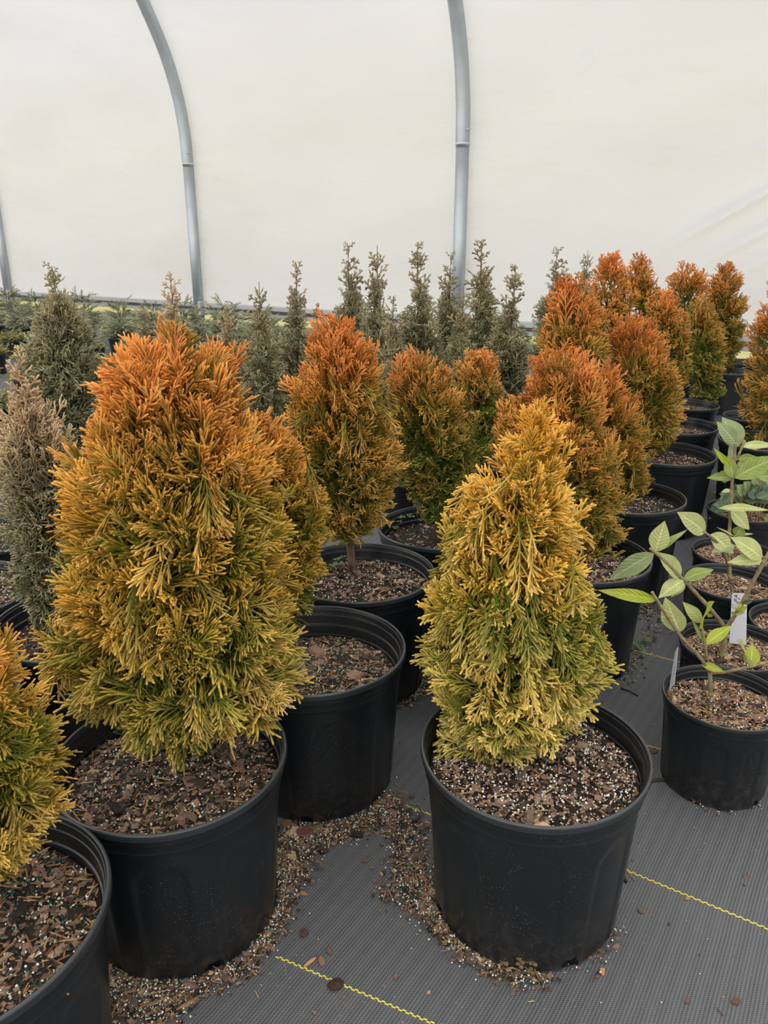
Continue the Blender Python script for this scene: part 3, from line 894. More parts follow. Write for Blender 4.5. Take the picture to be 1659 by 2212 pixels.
tC = conifer('short conifer peeping out right behind the large left conifer', (680, 1395), (606, 1385),
        [(885, 530, 560), (930, 525, 620), (1000, 520, 650), (1050, 520, 690), (1100, 520, 700), (1160, 540, 700), (1220, 560, 695), (1275, 580, 680), (1320, 600, 650)],
        520, 0.078, 'left', SPR_MD, 24, 'C', POT_BIG[1], Hs=0.232, elev=(10, 66))
tD = conifer('rust-topped conifer on a bare trunk, in the middle of the picture', (780, 1231), (762, 1240),
        [(682, 705, 745), (715, 672, 785), (780, 645, 812), (850, 632, 832), (930, 617, 848), (1000, 612, 862), (1060, 630, 860), (1110, 670, 842), (1145, 705, 790)],
        760, 0.075, 'orange', SPR_MD, 25, 'D', POT_BIG[0], Hs=0.255, droop=0.14)
tD3 = conifer('green conifer with orange shoots on a thin trunk, behind the rust-topped one', (955, 1135), (943, 1168),
        [(757, 880, 930), (800, 850, 980), (850, 840, 1003), (920, 842, 1022), (980, 852, 1038), (1040, 862, 1030), (1085, 885, 1005), (1115, 910, 960)],
        470, 0.072, 'deep', SPR_MD, 26, 'G', Hs=0.25, tipness=-0.12)
conifer('small orange-topped conifer in the gap right of the green one', (1038, 985), None,
        [(747, 1015, 1045), (785, 985, 1082), (850, 982, 1090), (910, 992, 1086), (960, 1008, 1068), (985, 1020, 1055)],
        260, 0.075, 'deep', SPR_LO, 27, 'G', tipness=-0.05)
pJ = atz(1122, 1310, 0.30)
tJ = empty('empty_pot', (pJ[0], pJ[1], 0)); tag(tJ, 'black pot mostly hidden behind the bright yellow-gold conifer', 'pot')
place_pot(tJ, POT_BIG[1], 0.18, 0.18, SOIL['G'], 0.25, 3)
conifer('broad orange and green conifer just behind the yellow-gold one', (1250, 1195), (1245, 1190),
        [(742, 1205, 1240), (780, 1162, 1288), (840, 1122, 1300), (880, 1085, 1308), (950, 1065, 1320), (1010, 1090, 1332), (1070, 1120, 1345), (1140, 1160, 1345), (1195, 1205, 1330)],
        760, 0.076, 'orange', SPR_MD, 28, 'D', POT_BIG[0], droop=0.1)
conifer('orange conifer squeezed behind the right shoulder of the broad one', (1353, 1068), (1335, 1070),
        [(790, 1295, 1330), (850, 1262, 1372), (930, 1262, 1395), (1000, 1282, 1400), (1060, 1292, 1395), (1110, 1300, 1385)],
        380, 0.075, 'orange', SPR_MD, 29, 'G', POT_MED)
conifer('tall orange conifer with golden drooping tips beside the aisle', (1438, 977), (1410, 985),
        [(672, 1345, 1388), (710, 1320, 1430), (760, 1312, 1442), (820, 1320, 1472), (880, 1340, 1478), (930, 1370, 1470), (962, 1400, 1448)],
        400, 0.080, 'orange', SPR_MD, 30, 'F', POT_MED, tipness=0.05, droop=0.2)
conifer('round bright orange conifer leftmost of the back group', (1228, 985), None,
        [(590, 1215, 1262), (640, 1185, 1292), (700, 1166, 1308), (760, 1162, 1314), (850, 1170, 1300), (930, 1190, 1280)],
        320, 0.095, 'orange', SPR_LO, 31, 'G', R=0.16, tipness=0.12)
conifer('orange conifer second from left in the back group', (1308, 880), None,
        [(545, 1305, 1340), (600, 1272, 1362), (680, 1262, 1382), (760, 1262, 1380), (850, 1275, 1360)],
        260, 0.100, 'orange', SPR_LO, 32, 'G', R=0.16, tipness=0.1)
conifer('narrow orange spire behind the back group', (1372, 838), None,
        [(536, 1367, 1390), (580, 1355, 1408), (640, 1352, 1436), (720, 1352, 1446), (800, 1365, 1436)],
        220, 0.105, 'orange', SPR_LO, 33, 'G', R=0.16, tipness=0.05)
conifer('dusty orange conifer behind the tall one beside the aisle', (1457, 916), (1440, 925),
        [(622, 1415, 1450), (680, 1396, 1484), (740, 1392, 1488), (800, 1402, 1490), (860, 1420, 1478)],
        260, 0.095, 'orange', SPR_LO, 34, 'F', tipness=-0.05)
conifer('dark green conifer with dull orange top at the far bend of the aisle', (1482, 872), (1505, 875),
        [(640, 1495, 1530), (700, 1482, 1558), (760, 1482, 1565), (830, 1486, 1562), (875, 1502, 1545)],
        260, 0.095, 'deep', SPR_LO, 35, 'F', R=0.16, tipness=-0.1)
conifer('pale orange conifer with a gap in its crown, far back', (1488, 810), None,
        [(557, 1466, 1498), (600, 1446, 1522), (650, 1438, 1532), (720, 1442, 1528), (780, 1452, 1518)],
        190, 0.11, 'orange', SPR_LO, 36, 'G', R=0.16)
conifer('farthest orange conifer standing alone against the film', (1567, 800), None,
        [(562, 1552, 1578), (600, 1527, 1598), (650, 1519, 1610), (710, 1522, 1613), (755, 1537, 1602), (785, 1552, 1588)],
        240, 0.11, 'orange', SPR_LO, 37, 'G', R=0.16, tipness=-0.03)
conifer('dense orange conifer cut by the right edge, across the aisle', (1655, 950), (1690, 955),
        [(600, 1672, 1700), (660, 1642, 1732), (740, 1616, 1760), (820, 1602, 1780), (900, 1597, 1788), (980, 1602, 1785), (1040, 1625, 1765), (1070, 1645, 1745)],
        420, 0.088, 'orange', SPR_MD, 38, 'G', elev=(-5, 60))
for (px, py, lab) in ((1690, 1000, 'empty-looking black pot just right of the narrow aisle, nearest'), (1640, 880, 'black pot right of the aisle, left of the edge conifer'),
                      (1625, 768, 'farthest black pot under the lone orange conifer')):
    c = atz(px, py, 0.30); r = empty('nursery_pot', (c[0], c[1], 0)); tag(r, lab, 'pot'); place_pot(r, POT_MED, 0.18, 0.155, SOIL['G'], 0.245 * 0.155 / 0.18, px)
# pots at the left edge
c = atz(-190, 1500, 0.30); r = empty('nursery_pot', (c[0], c[1], 0)); tag(r, 'black pot with tiny weeds cut by the left edge', 'pot'); place_pot(r, POT_BIG[0], 0.18, 0.18, SOIL['G'], 0.25, 5); potG = r
c = atz(-105, 1275, 0.30); r = empty('nursery_pot', (c[0], c[1], 0)); tag(r, 'black pot full of perlite and chips at the left edge', 'pot'); place_pot(r, POT_BIG[1], 0.18, 0.18, SOIL['D'], 0.275, 6)
c = atz(-20, 1128, 0.30); r = empty('nursery_pot', (c[0], c[1], 0)); tag(r, 'black pot at the left edge behind the perlite-topped one', 'pot'); place_pot(r, POT_MED, 0.18, 0.16, SOIL['G'], 0.25, 7)

# ---------------------------------------------------------------- grey green thujas
TG = 'grey green thujas in black pots'
def leader_sprays(rg, base, top, n, size):
    """bare upright tip with short forked side twigs"""
    base = np.array(base); top = np.array(top); L = np.linalg.norm(top - base)
    t = np.sort(rg.uniform(0.02, 0.97, n)); a = rg.random() * 6 + np.arange(n) * 2.4
    P = base + (top - base) * t[:, None]
    e = np.radians(rg.uniform(35, 70, n))
    d = np.stack([np.cos(a) * np.cos(e), np.sin(a) * np.cos(e), np.sin(e)], -1)
    return P, d, size * (1.3 - 0.75 * t) * rg.uniform(0.8, 1.25, n)
def thuja_mesh(rows, bx, by, z0, N, size, pal, tm, seed, top_z, top_x, org, ntip=16, tipsize=0.05):
    fol, tr = crown('thuja_foliage', bx, by, z0, rows, N, size, pal, tm, M_dark, seed, org=org, droop=0.12, elev=(15, 64), spread=22, fuzz=0.22, twigs=16)
    rg = np.random.default_rng(seed + 500)
    zt = rows[0][0]; st = np.array([rows[0][1], by, zt - 0.16]); tp = np.array([top_x, by, top_z])
    P, d, S = leader_sprays(rg, st + (tp - st) * 0.25, tp, ntip, tipsize)
    R = frames(d, rg.normal(0, 1, d.shape))
    c0, c1_ = [lin(*PAL[pal][k]) for k in (0, 3)]
    fn = lambda idx, t: np.broadcast_to((c0 * 0.5 + c1_ * 0.5) * 0.8 * (1 - t[None, :, None]) + c1_ * t[None, :, None], (len(idx), len(t), 3)).copy()
    V, T, c = scatter(SPR_TIP, P - np.array(org), R, S, fn, rg.integers(0, 3, ntip))
    # join the tip twigs into the foliage mesh
    n0 = len(fol.vertices); V0 = np.empty(n0 * 3, np.float32); fol.vertices.foreach_get('co', V0)
    T0 = np.empty(len(fol.loops), np.int32); fol.loops.foreach_get('vertex_index', T0)
    c00 = np.empty(n0 * 4, np.float32); fol.color_attributes['Col'].data.foreach_get('color', c00)
    bpy.data.meshes.remove(fol)
    V, T, c = join_np([(V0.reshape(-1, 3), T0.reshape(-1, 3), c00.reshape(-1, 4)[:, :3]), (V, T, c)])
    fol = mesh_np('thuja_foliage', V, T, M_dark, c)
    lst = [(np.stack([st, st + (tp - st) * 0.5 + [0.003, 0, 0], tp]) - np.array(org), [0.0030, 0.0024, 0.0012])]
    ld = tubes_mesh('leader', lst, M_bark, 6)
    return fol, tr, ld
def thuja(label, x, ytop, Y, prof, seed, N=620, pal='dark', size=0.06, tm=None, R=0.16, pot_px=None, trunk_y=None):
    c = atz(pot_px[0], pot_px[1], 0.30) if pot_px else aty(x, prof[-1][0], Y)
    root = empty('potted_thuja', (c[0], c[1], 0)); tag(root, label, 'potted plant', TG)
    place_pot(root, POT_BIG[0], 0.18, R, SOIL['F'], 0.25 * R / 0.18, seed)
    tx = aty(x, prof[-1][0], c[1])[0]
    rr = rows_px(prof, c[1]); tp = aty(x, ytop, c[1])
    fol, tr, ld = thuja_mesh(rr, tx, c[1], 0.24, N, size, pal, tm or SPR_DK, seed, tp[2], tp[0], (c[0], c[1], 0), 18, 0.050)
    link('trunk', tr, root); fo = link('foliage', fol, root); fo['kind'] = 'stuff'; link('leader', ld, root)
    return root
thuja('brown-tipped grey green thuja in the black pot behind the left conifer', 40, 768, 1.5,
      [(850, 40, 66), (900, 18, 112), (960, 0, 150), (1020, 5, 160), (1090, 20, 175), (1160, 30, 180), (1230, 40, 180), (1290, 60, 170), (1340, 90, 150)], 41, 560, 'brown', 0.066, SPR_DK, 0.18, (175, 1335))
thuja('tall grey green thuja with a twiggy top near the left edge', 112, 574, 2.6,
      [(632, 106, 130), (662, 88, 160), (700, 78, 182), (745, 72, 200), (800, 75, 212), (860, 90, 205), (920, 110, 210), (970, 130, 200)], 42, 560, 'dark', 0.095, SPR_DK, 0.16)
# five shapes of small thuja, canonical height 0.80 m above the mix, crown radius 0.115 m
TV = []
for i in range(5):
    rg_ = np.random.default_rng(800 + i)
    rows_ = [(0.68, 0.0, 0.012), (0.63, 0.0, 0.034), (0.56, 0.0, 0.058 * rg_.uniform(0.9, 1.1)), (0.47, 0.0, 0.086 * rg_.uniform(0.9, 1.1)), (0.35, 0, 0.106), (0.20, 0, 0.118 * rg_.uniform(0.9, 1.1)), (0.06, 0, 0.095)]
    TV.append(thuja_mesh(rows_, 0.0, 0.0, 0.0, 360, 0.078, 'brown' if i == 4 else 'dark', SPR_DKL, 850 + i, 0.80, 0.008, (0, 0, 0), 15, 0.062))
def thuja_copy(label, x, ytop, Y, k, var, R=0.11):
    top = aty(x, ytop, Y)
    root = empty('potted_thuja', (top[0], Y, 0), var * 1.3 + x); tag(root, label, 'potted plant', TG)
    z0 = 0.25 * R / 0.18
    place_pot(root, POT_MED, 0.18, R, SOIL['F'], z0, var)
    f, t, l = TV[var]; sz = (top[2] - z0) / 0.80
    fo = link('foliage', f, root, (0, 0, z0), (0, 0, 0), (k, k, sz)); fo['kind'] = 'stuff'
    link('trunk', t, root, (0, 0, z0), (0, 0, 0), (k, k, sz)); link('leader', l, root, (0, 0, z0), (0, 0, 0), (k, k, sz))
th = [
 ('thuja with a bare forked tip right above the left golden conifer', 365, 600, 3.3, 62, 880),
 ('low thin thuja tip left of the left steel hoop', 306, 655, 3.62, 44, 860),
 ('short brownish thuja right of the left steel hoop', 490, 665, 3.55, 50, 900),
 ('thuja with a long bare split leader between hoop and middle conifer', 560, 608, 3.2, 55, 920),
 ('slim thuja left of the rust-topped conifer', 635, 564, 3.45, 48, 900),
 ('short thuja tip just above the rust-topped conifer', 686, 655, 3.95, 40, 860),
 ('thuja with a tall thin leader above the rust-topped conifer', 755, 528, 3.7, 48, 860),
 ('thuja with knobbly leader right of the rust-topped conifer', 812, 530, 3.4, 54, 860),
 ('low thuja in front, above the green conifer', 850, 640, 3.08, 52, 860),
 ('thuja with a pointed leader midway to the centre hoop', 906, 523, 3.6, 56, 870),
 ('thuja directly left of the centre hoop', 972, 548, 3.9, 42, 850),
 ('small thuja crossing the foot of the centre hoop', 1000, 620, 3.3, 50, 850),
 ('tallest dark thuja right of the centre hoop', 1046, 518, 3.65, 66, 850),
 ('broad dark thuja between the tallest one and the orange group', 1110, 572, 3.35, 62, 830),
 ('hazy thuja behind the left shoulder of the orange group', 1207, 537, 4.6, 44, 780),
 ('faint thuja tip behind the orange group', 1270, 540, 5.0, 36, 760),
]
for i, (lab, x, yt, Y, hw, yb) in enumerate(th):
    thuja_copy(lab, x, yt, Y, hw * Y / F / 0.105, 4 if 'brown' in lab or i == 0 else i % 4)

# ---------------------------------------------------------------- low junipers and small shrubs in rows on the left
def bush(seed, R, HH, N, cols, size, tm, flat=0.35):
    rg = np.random.default_rng(seed)
    a = rg.random(N) * 2 * math.pi; rr = np.sqrt(rg.random(N))
    e = np.radians(rg.uniform(5, 75, N) * (1 - 0.6 * rr) + 5)
    base = np.stack([np.cos(a) * rr * R * 0.55, np.sin(a) * rr * R * 0.55, 0.02 + HH * (1 - rr ** 1.5) * rg.uniform(0.3, 0.8, N)], -1)
    d = np.stack([np.cos(a) * np.cos(e), np.sin(a) * np.cos(e), np.sin(e)], -1)
    Rm = frames(d, np.array([0, 0, 1.0]) + rg.normal(0, 0.4, (N, 3)))
    cc = [lin(*c) for c in cols]; pick = rg.random(N)[:, None]
    def fn(idx, tp):
        t = tp[None, :, None] ** 1.3
        tipc = cc[1] * (1 - pick[idx][:, None]) + cc[2] * pick[idx][:, None]
        return (cc[0] * (1 - t) + tipc * t)
    V, T, c = scatter(tm, base, Rm, size * rg.uniform(0.7, 1.3, N), fn, rg.integers(0, len(tm), N))
    return mesh_np('bush', V, T, M_low, c)
BUSH = {
    'yellow-green': [bush(200 + i, 0.145, 0.12, 120, ((104, 112, 72), (190, 188, 122), (208, 192, 112)), 0.105, SPR_JUN) for i in range(3)],
    'grey-green': [bush(210 + i, 0.17, 0.26, 150, ((108, 116, 88), (178, 184, 144), (204, 206, 166)), 0.105, SPR_JUN) for i in range(3)],
    'purple-red': [bush(220, 0.10, 0.26, 110, ((92, 56, 56), (140, 84, 84), (158, 98, 92)), 0.08, SPR_JUN)],
}
rj = random.Random(5)
ORD = ['first', 'second', 'third', 'fourth', 'fifth', 'sixth', 'seventh', 'eighth', 'ninth', 'tenth', 'eleventh', 'twelfth', 'thirteenth', 'fourteenth']
row_i = 0
for n in (0.75, 1.35, 1.95, 2.6, 3.2, 3.8, 4.4, 5.0):
    cand = []
    s = -9.0
    while s < 3.5:
        p = wp(s + rj.uniform(-0.05, 0.05) + (0.2 if row_i % 2 else 0), n + rj.uniform(-0.05, 0.05))
        x, y, d = pj((p[0], p[1], 0.2))
        lim = 640 if n < 3 else 320
        if d > 2.6 and -80 < x < lim and y < 1030:
            cand.append((p, x))
        s += 0.52
    for j, (p, x) in enumerate(cand):
        kind = 'grey-green' if n < 1.7 else 'yellow-green'
        if (n, j) in ((3.8, 1), (4.4, 1)) or (n == 3.2 and j == 4): kind = 'purple-red'
        r = empty('potted_juniper', (p[0], p[1], 0), rj.uniform(0, 6))
        tag(r, f'{kind} spreading shrub, {ORD[min(j, 13)]} from the left in the {ORD[row_i]} row from the film wall', 'potted plant', 'small shrubs in rows before the film wall')
        place_pot(r, POT_LOW, 0.12, 0.12, SOIL['L'], 0.145, j)
        fo = link('foliage', rj.choice(BUSH[kind]), r, (0, 0, 0.14), (0, 0, rj.uniform(0, 6)), (1.15, 1.15, rj.uniform(1.2, 1.75)) if n < 1 else (1.0, 1.0, 1.1) if n < 1.7 else rj.uniform(0.70, 1.0)); fo['kind'] = 'stuff'
    row_i += 1

# ================================================================ BROAD-LEAVED SHRUBS
def z4(x, y): return (1259 + x / 3.6875, 880 + y / 3.6875)
def leaf_mesh(B, T_, wpx, tilt, rg, fold=0.22, droop=0.10, shape=0.0):
    B = np.array(B); T_ = np.array(T_); ax = T_ - B; L = np.linalg.norm(ax); ax = ax / L
    view = norm(np.array([0, 0, H]) - (B + T_) / 2)
    n = norm(view * 1.0 + np.array([0, 0, 0.55]) + tilt)
    n = norm(n - (n @ ax) * ax); lat = np.cross(n, ax)
    nu, nv = 12, 6
    V, UV = [], []
    fac = max(0.5, abs(n @ view))
    w = wpx / fac
    for i in range(nu + 1):
        u = i / nu
        prof = (math.sin(math.pi * u ** (0.80 + shape)) ** 0.85) * (1 - 0.35 * u ** 3)
        if u < 0.08: prof = max(prof * 0.6, 0.03)
        if i == nu: prof = 0.0
        c = B + ax * L * u - n * 0 + np.array([0, 0, -1]) * droop * L * math.sin(u * math.pi * 0.5) * u + np.array([0, 0, 1]) * droop * L * u
        for j in range(nv + 1):
            v = (j / nv - 0.5) * 2
            hw = w * 0.5 * prof
            ruf = 0.035 * L * math.sin(u * 13 + (2 if v > 0 else 0)) * abs(v) ** 2 * 0.35
            p = c + lat * hw * v + n * (fold * hw * abs(v) + ruf - 0.10 * L * (u - 0.5) ** 2)
            V.append(p); UV.append((u, v))
    T = []
    for i in range(nu):
        for j in range(nv):
            a = i * (nv + 1) + j; T.append((a, a + 1, a + nv + 2, a + nv + 1))
    return np.array(V), np.array(T), np.array(UV)
def shrub(label, pot_px, R, stems, leaves, seed, soil='S'):
    c = atz(pot_px[0], pot_px[1], 0.205)
    rg = np.random.default_rng(seed)
    root = empty('potted_shrub', (c[0], c[1], 0)); tag(root, label, 'potted plant', 'young broad-leaved shrubs in small pots')
    p, s = place_pot(root, POT_SMALL, 0.122, R, SOIL[soil], 0.168, seed)
    O = np.array([c[0], c[1], 0])
    k = c[1] / F * 1.03
    for pts, r0, r1 in stems:
        P = [aty(*z4(x, y), c[1] + dy) for (x, y, dy) in pts]
        P = np.array(P) - O
        if len(P) > 2:
            # smooth
            t = np.linspace(0, len(P) - 1, len(P) * 4); P = np.stack([np.interp(t, range(len(P)), P[:, q]) for q in range(3)], -1)
            for _ in range(2): P[1:-1] = (P[:-2] + 2 * P[1:-1] + P[2:]) / 4
        rad = np.linspace(r0, r1, len(P)) * (1 + 0.10 * np.sin(np.arange(len(P)) * 1.9))
        V, T = tube_np(P, rad, 9); link('stem', mesh_np('stem', V, T, M_twig), root)
    for (bx, by, tx, ty, w, dy, col) in leaves:
        B = aty(*z4(bx, by), c[1] + dy); Tt = aty(*z4(tx, ty), c[1] + dy + rg.normal(0, 0.02))
        V, T, UV = leaf_mesh(B - O * 0, Tt, w / 3.6875 * k, rg.normal(0, 0.25, 3), rg)
        me = mesh_np('leaf', V - O, T, LEAFM[col], uv=UV)
        link('leaf', me, root)
    return root, c
S1, c1 = shrub('leggy shrub with lime leaves in the nearest small pot at the right', (1567, 1497), 0.119,
    [([(1018, 2300, 0), (1015, 2200, 0), (1012, 2110, 0)], 0.0050, 0.0042),
     ([(1012, 2110, 0), (960, 2030, -0.01), (900, 1950, -0.02), (800, 1850, -0.03), (755, 1790, -0.03), (650, 1630, -0.04), (595, 1545, -0.04), (550, 1470, -0.04)], 0.0036, 0.0028),
     ([(1012, 2110, 0), (1000, 2040, 0.01), (985, 1960, 0.01), (965, 1860, 0.01), (945, 1715, 0.01)], 0.0034, 0.0022),
     ([(1012, 2115, 0), (1130, 2110, -0.01), (1240, 2085, -0.02), (1340, 2065, -0.02), (1475, 2030, -0.02), (1600, 1990, -0.02)], 0.0032, 0.0026)],
    [(592, 1540, 115, 1455, 105, -0.04, 'lime'), (770, 1795, 655, 1515, 160, -0.03, 'pale'), (945, 1715, 795, 1548, 90, 0.01, 'pale'), (945, 1715, 1005, 1555, 130, 0.01, 'lime'),
     (985, 1885, 1188, 1735, 95, 0.01, 'lime'), (957, 1868, 865, 1680, 34, 0.01, 'mid'), (948, 2050, 1132, 2105, 62, -0.01, 'lime'), (1338, 2065, 1350, 1880, 135, -0.02, 'lime'), (1325, 2040, 1238, 1850, 105, -0.01, 'pale'),
     (1000, 1670, 1025, 1640, 25, 0.02, 'mid')], 301)
S2, c2 = shrub('leggy shrub with a written white tag, behind the nearest small pot', (1589, 1385), 0.119,
    [([(1105, 1990, -0.02), (1120, 1900, -0.02), (1130, 1830, -0.02), (1135, 1760, -0.02)], 0.0056, 0.0052),
     ([(1135, 1762, -0.02), (1085, 1690, -0.03), (1000, 1590, -0.05), (900, 1480, -0.06), (800, 1375, -0.08), (700, 1270, -0.09), (590, 1165, -0.10), (535, 1125, -0.10)], 0.0050, 0.0032),
     ([(1140, 1765, -0.02), (1190, 1690, -0.03), (1255, 1590, -0.04), (1330, 1440, -0.05), (1420, 1270, -0.06), (1475, 1170, -0.06), (1560, 1030, -0.06)], 0.0048, 0.0038)],
    [(580, 1148, 652, 903, 150, -0.10, 'pale'), (590, 1150, 832, 970, 55, -0.10, 'mid'), (565, 1163, 203, 1378, 140, -0.10, 'grey'), (785, 1355, 592, 1150, 95, -0.08, 'pale'), (803, 1370, 1045, 1288, 105, -0.08, 'mid'),
     (800, 1375, 600, 1520, 120, -0.09, 'pale'), (800, 1378, 705, 1512, 90, -0.075, 'pale'), (1432, 1212, 1148, 1235, 90, -0.06, 'pale'), (1432, 1200, 1178, 1030, 125, -0.06, 'pale'), (1425, 1205, 1205, 1095, 75, -0.05, 'yellow'), (1440, 1190, 1200, 1040, 60, -0.04, 'yellow'),
     (1243, 1622, 1262, 1556, 42, -0.06, 'lime'), (1243, 1622, 1180, 1585, 26, -0.06, 'lime'), (1250, 1620, 1308, 1585, 30, -0.06, 'lime'), (1215, 1655, 1290, 1632, 26, -0.05, 'mid'), (1212, 1655, 1180, 1630, 26, -0.05, 'mid'), (1278, 1562, 1352, 1542, 34, -0.05, 'dark')], 302)
S3, c3 = shrub('tall straight-stemmed shrub, third small pot from the front', (1578, 1250), 0.119,
    [([(1175, 1370, -0.02), (1165, 1280, -0.02), (1160, 1200, -0.02), (1165, 1030, -0.02), (1178, 820, -0.02), (1190, 580, -0.02), (1208, 430, -0.02), (1215, 270, -0.02)], 0.0054, 0.0036),
     ([(1165, 1262, -0.02), (1130, 1170, -0.04), (1060, 1060, -0.06), (955, 985, -0.07)], 0.0052, 0.0032), ([(1222, 425, -0.02), (1255, 350, -0.03), (1290, 262, -0.03)], 0.0034, 0.0026)],
    [(978, 1000, 752, 833, 125, -0.07, 'pale'), (1020, 1010, 1205, 1165, 130, -0.05, 'pale'), (1215, 1095, 1022, 1158, 55, -0.05, 'grey'), (1180, 825, 1330, 975, 115, -0.03, 'pale'), (1085, 800, 1490, 815, 62, -0.04, 'pale'),
     (1222, 1025, 1272, 940, 105, -0.03, 'mid'), (1205, 1025, 1060, 950, 16, -0.04, 'pale'), (1205, 1022, 1360, 1005, 22, -0.03, 'pale'), (1198, 562, 1155, 378, 105, -0.04, 'mid'), (1212, 562, 1560, 385, 150, -0.05, 'mid'), (1175, 480, 1042, 322, 46, -0.04, 'lime'),
     (1245, 310, 1112, 75, 170, -0.02, 'grey'), (1222, 290, 1065, 110, 110, -0.03, 'grey'), (1205, 470, 1172, 265, 62, -0.02, 'grey'), (1255, 308, 1560, 300, 62, -0.03, 'pale'), (1232, 412, 1402, 398, 62, 0.0, 'mid'), (1195, 560, 985, 562, 58, 0.0, 'mid'), (1185, 560, 1095, 510, 110, 0.01, 'mid'),
     (1232, 440, 1325, 470, 70, 0.01, 'pale'), (1270, 300, 1400, 345, 26, -0.02, 'pale')], 303)
bs = []
lv = []
rs5 = np.random.default_rng(9)
for i in range(8):
    bx = 1265 + i * 17; tx = 1195 + i * 44; ty = rs5.uniform(520, 680)
    bs.append(([(bx, 930, 0), ((bx + tx) / 2, 790, 0), (tx, ty, rs5.normal(0, 0.03))], 0.0030, 0.0018))
    for j in range(4):
        f = rs5.uniform(0.45, 1.0); x = bx + (tx - bx) * f; y = 930 + (ty - 930) * f; a = rs5.uniform(-0.6, math.pi + 0.6); L = rs5.uniform(95, 150)
        lv.append((x, y, x + L * math.cos(a), y - L * math.sin(a) * 0.7, rs5.uniform(55, 95), rs5.normal(0, 0.03), rs5.choice(['dark', 'mid', 'dark', 'grey'])))
lv += [(1130, 770, 1000, 890, 105, -0.02, 'dark'), (1120, 780, 1215, 672, 85, -0.01, 'dark'), (1150, 790, 1035, 770, 80, -0.01, 'dark'), (1180, 660, 1100, 675, 34, 0, 'pale'), (1330, 700, 1420, 600, 85, 0, 'grey'), (1440, 880, 1560, 940, 70, -0.03, 'mid')]
shrub('bushy many-stemmed green shrub, fifth small pot from the front', (1611, 1100), 0.122, bs, lv, 305)
for (px, py, lab, sd) in ((1587, 1185, 'small pot with bare mix, fourth from the front', 306), (1735, 1338, 'small pot of bark cut by the right edge beside the white tag', 307)):
    c = atz(px, py, 0.205); r = empty('nursery_pot', (c[0], c[1], 0)); tag(r, lab, 'pot'); place_pot(r, POT_SMALL, 0.122, 0.117, SOIL['S'], 0.168, sd)

# ---------------------------------------------------------------- plant tags
def tag_obj(label, corners, y, text=None, seed=0, thick=0.0008):
    """corners in z4 pixels: tl, tr, br, bl ; placed on the plane y"""
    P = [aty(*z4(*q), y + dy) for q, dy in corners]
    r = empty('plant_tag', P[3]); tag(r, label, 'tag')
    tl, tr, br, bl = [p - P[3] for p in P]
    n = norm(np.cross(br - bl, tl - bl)); 
    if n[1] > 0: n = -n
    bm = bmesh.new()
    def q(u, v, o): return Vector(((bl * (1 - u) + br * u) * (1 - v) + (tl * (1 - u) + tr * u) * v + n * o))
    out = [(0, -0.12), (1, -0.12), (1, 0.94), (0.93, 0.985), (0.84, 1.0), (0.16, 1.0), (0.07, 0.985), (0, 0.94)]
    f1 = bm.faces.new([bm.verts.new(q(u, v, 0)) for u, v in out])
    ex = bmesh.ops.extrude_face_region(bm, geom=[f1]); 
    for v in ex['geom']:
        if isinstance(v, bmesh.types.BMVert): v.co -= Vector(n) * thick
    bmesh.ops.recalc_face_normals(bm, faces=bm.faces[:])
    link('stake', bm_mesh('stake', bm, M_tag), r)
    if text:
        lst = []
        for st in text:
            pts = np.array([q(u, v, 0.0004) for u, v in st])
            if len(pts) > 2:
                t = np.linspace(0, len(pts) - 1, len(pts) * 3); pts = np.stack([np.interp(t, range(len(pts)), pts[:, k]) for k in range(3)], -1)
            lst.append((pts, 0.00042))
        o = link('handwriting', tubes_mesh('ink', lst, M_ink, 5), r); o['label'] = 'black handwriting'
    return r
# strokes traced in tag space (u across, v up); first word, second word, marks
def zz(x, y): return ((x - 300) / 560, 1 - (y - 330) / 1560)
ink = [[zz(430, 400), zz(395, 395), zz(378, 425), zz(410, 450), zz(440, 420), zz(500, 372), zz(445, 440), zz(470, 462)], [zz(462, 430), zz(480, 452), zz(492, 480)], [zz(492, 488), zz(510, 478), zz(530, 505), zz(545, 495)], [zz(545, 500), zz(565, 530), zz(600, 515), zz(575, 548)],
       [zz(430, 500), zz(372, 575)], [zz(490, 540), zz(400, 600)], [zz(395, 545), zz(470, 560)], [zz(480, 585), zz(440, 600), zz(455, 628), zz(490, 600), zz(500, 640)], [zz(500, 610), zz(520, 650), zz(560, 640)], [zz(470, 690), zz(540, 668), zz(600, 640), zz(560, 610)],
       [zz(365, 712), zz(318, 755)], [zz(318, 745), zz(335, 760)], [zz(430, 740), zz(400, 772)], [zz(440, 800), zz(465, 795)], [zz(630, 965), zz(670, 935), zz(690, 970), zz(720, 925)], [zz(715, 960), zz(740, 975), zz(785, 950)]]
tag_obj('upright white tag with black handwriting in the second small pot', [((1188, 1478), -0.01), ((1310, 1484), -0.01), ((1302, 1850), -0.01), ((1170, 1836), -0.01)], c2[1] + 0.03, ink)
tag_obj('narrow white tag seen edge-on in the nearest small pot', [((738, 1950), 0.0), ((760, 1905), -0.03), ((735, 2175), -0.03), ((693, 2225), 0.0)], c1[1] - 0.015,
        [[(0.4, 0.9), (0.5, 0.86), (0.4, 0.82), (0.55, 0.78)], [(0.4, 0.7), (0.6, 0.66), (0.45, 0.62)], [(0.5, 0.52), (0.6, 0.5), (0.45, 0.45), (0.6, 0.4)], [(0.35, 0.3), (0.6, 0.28)]])

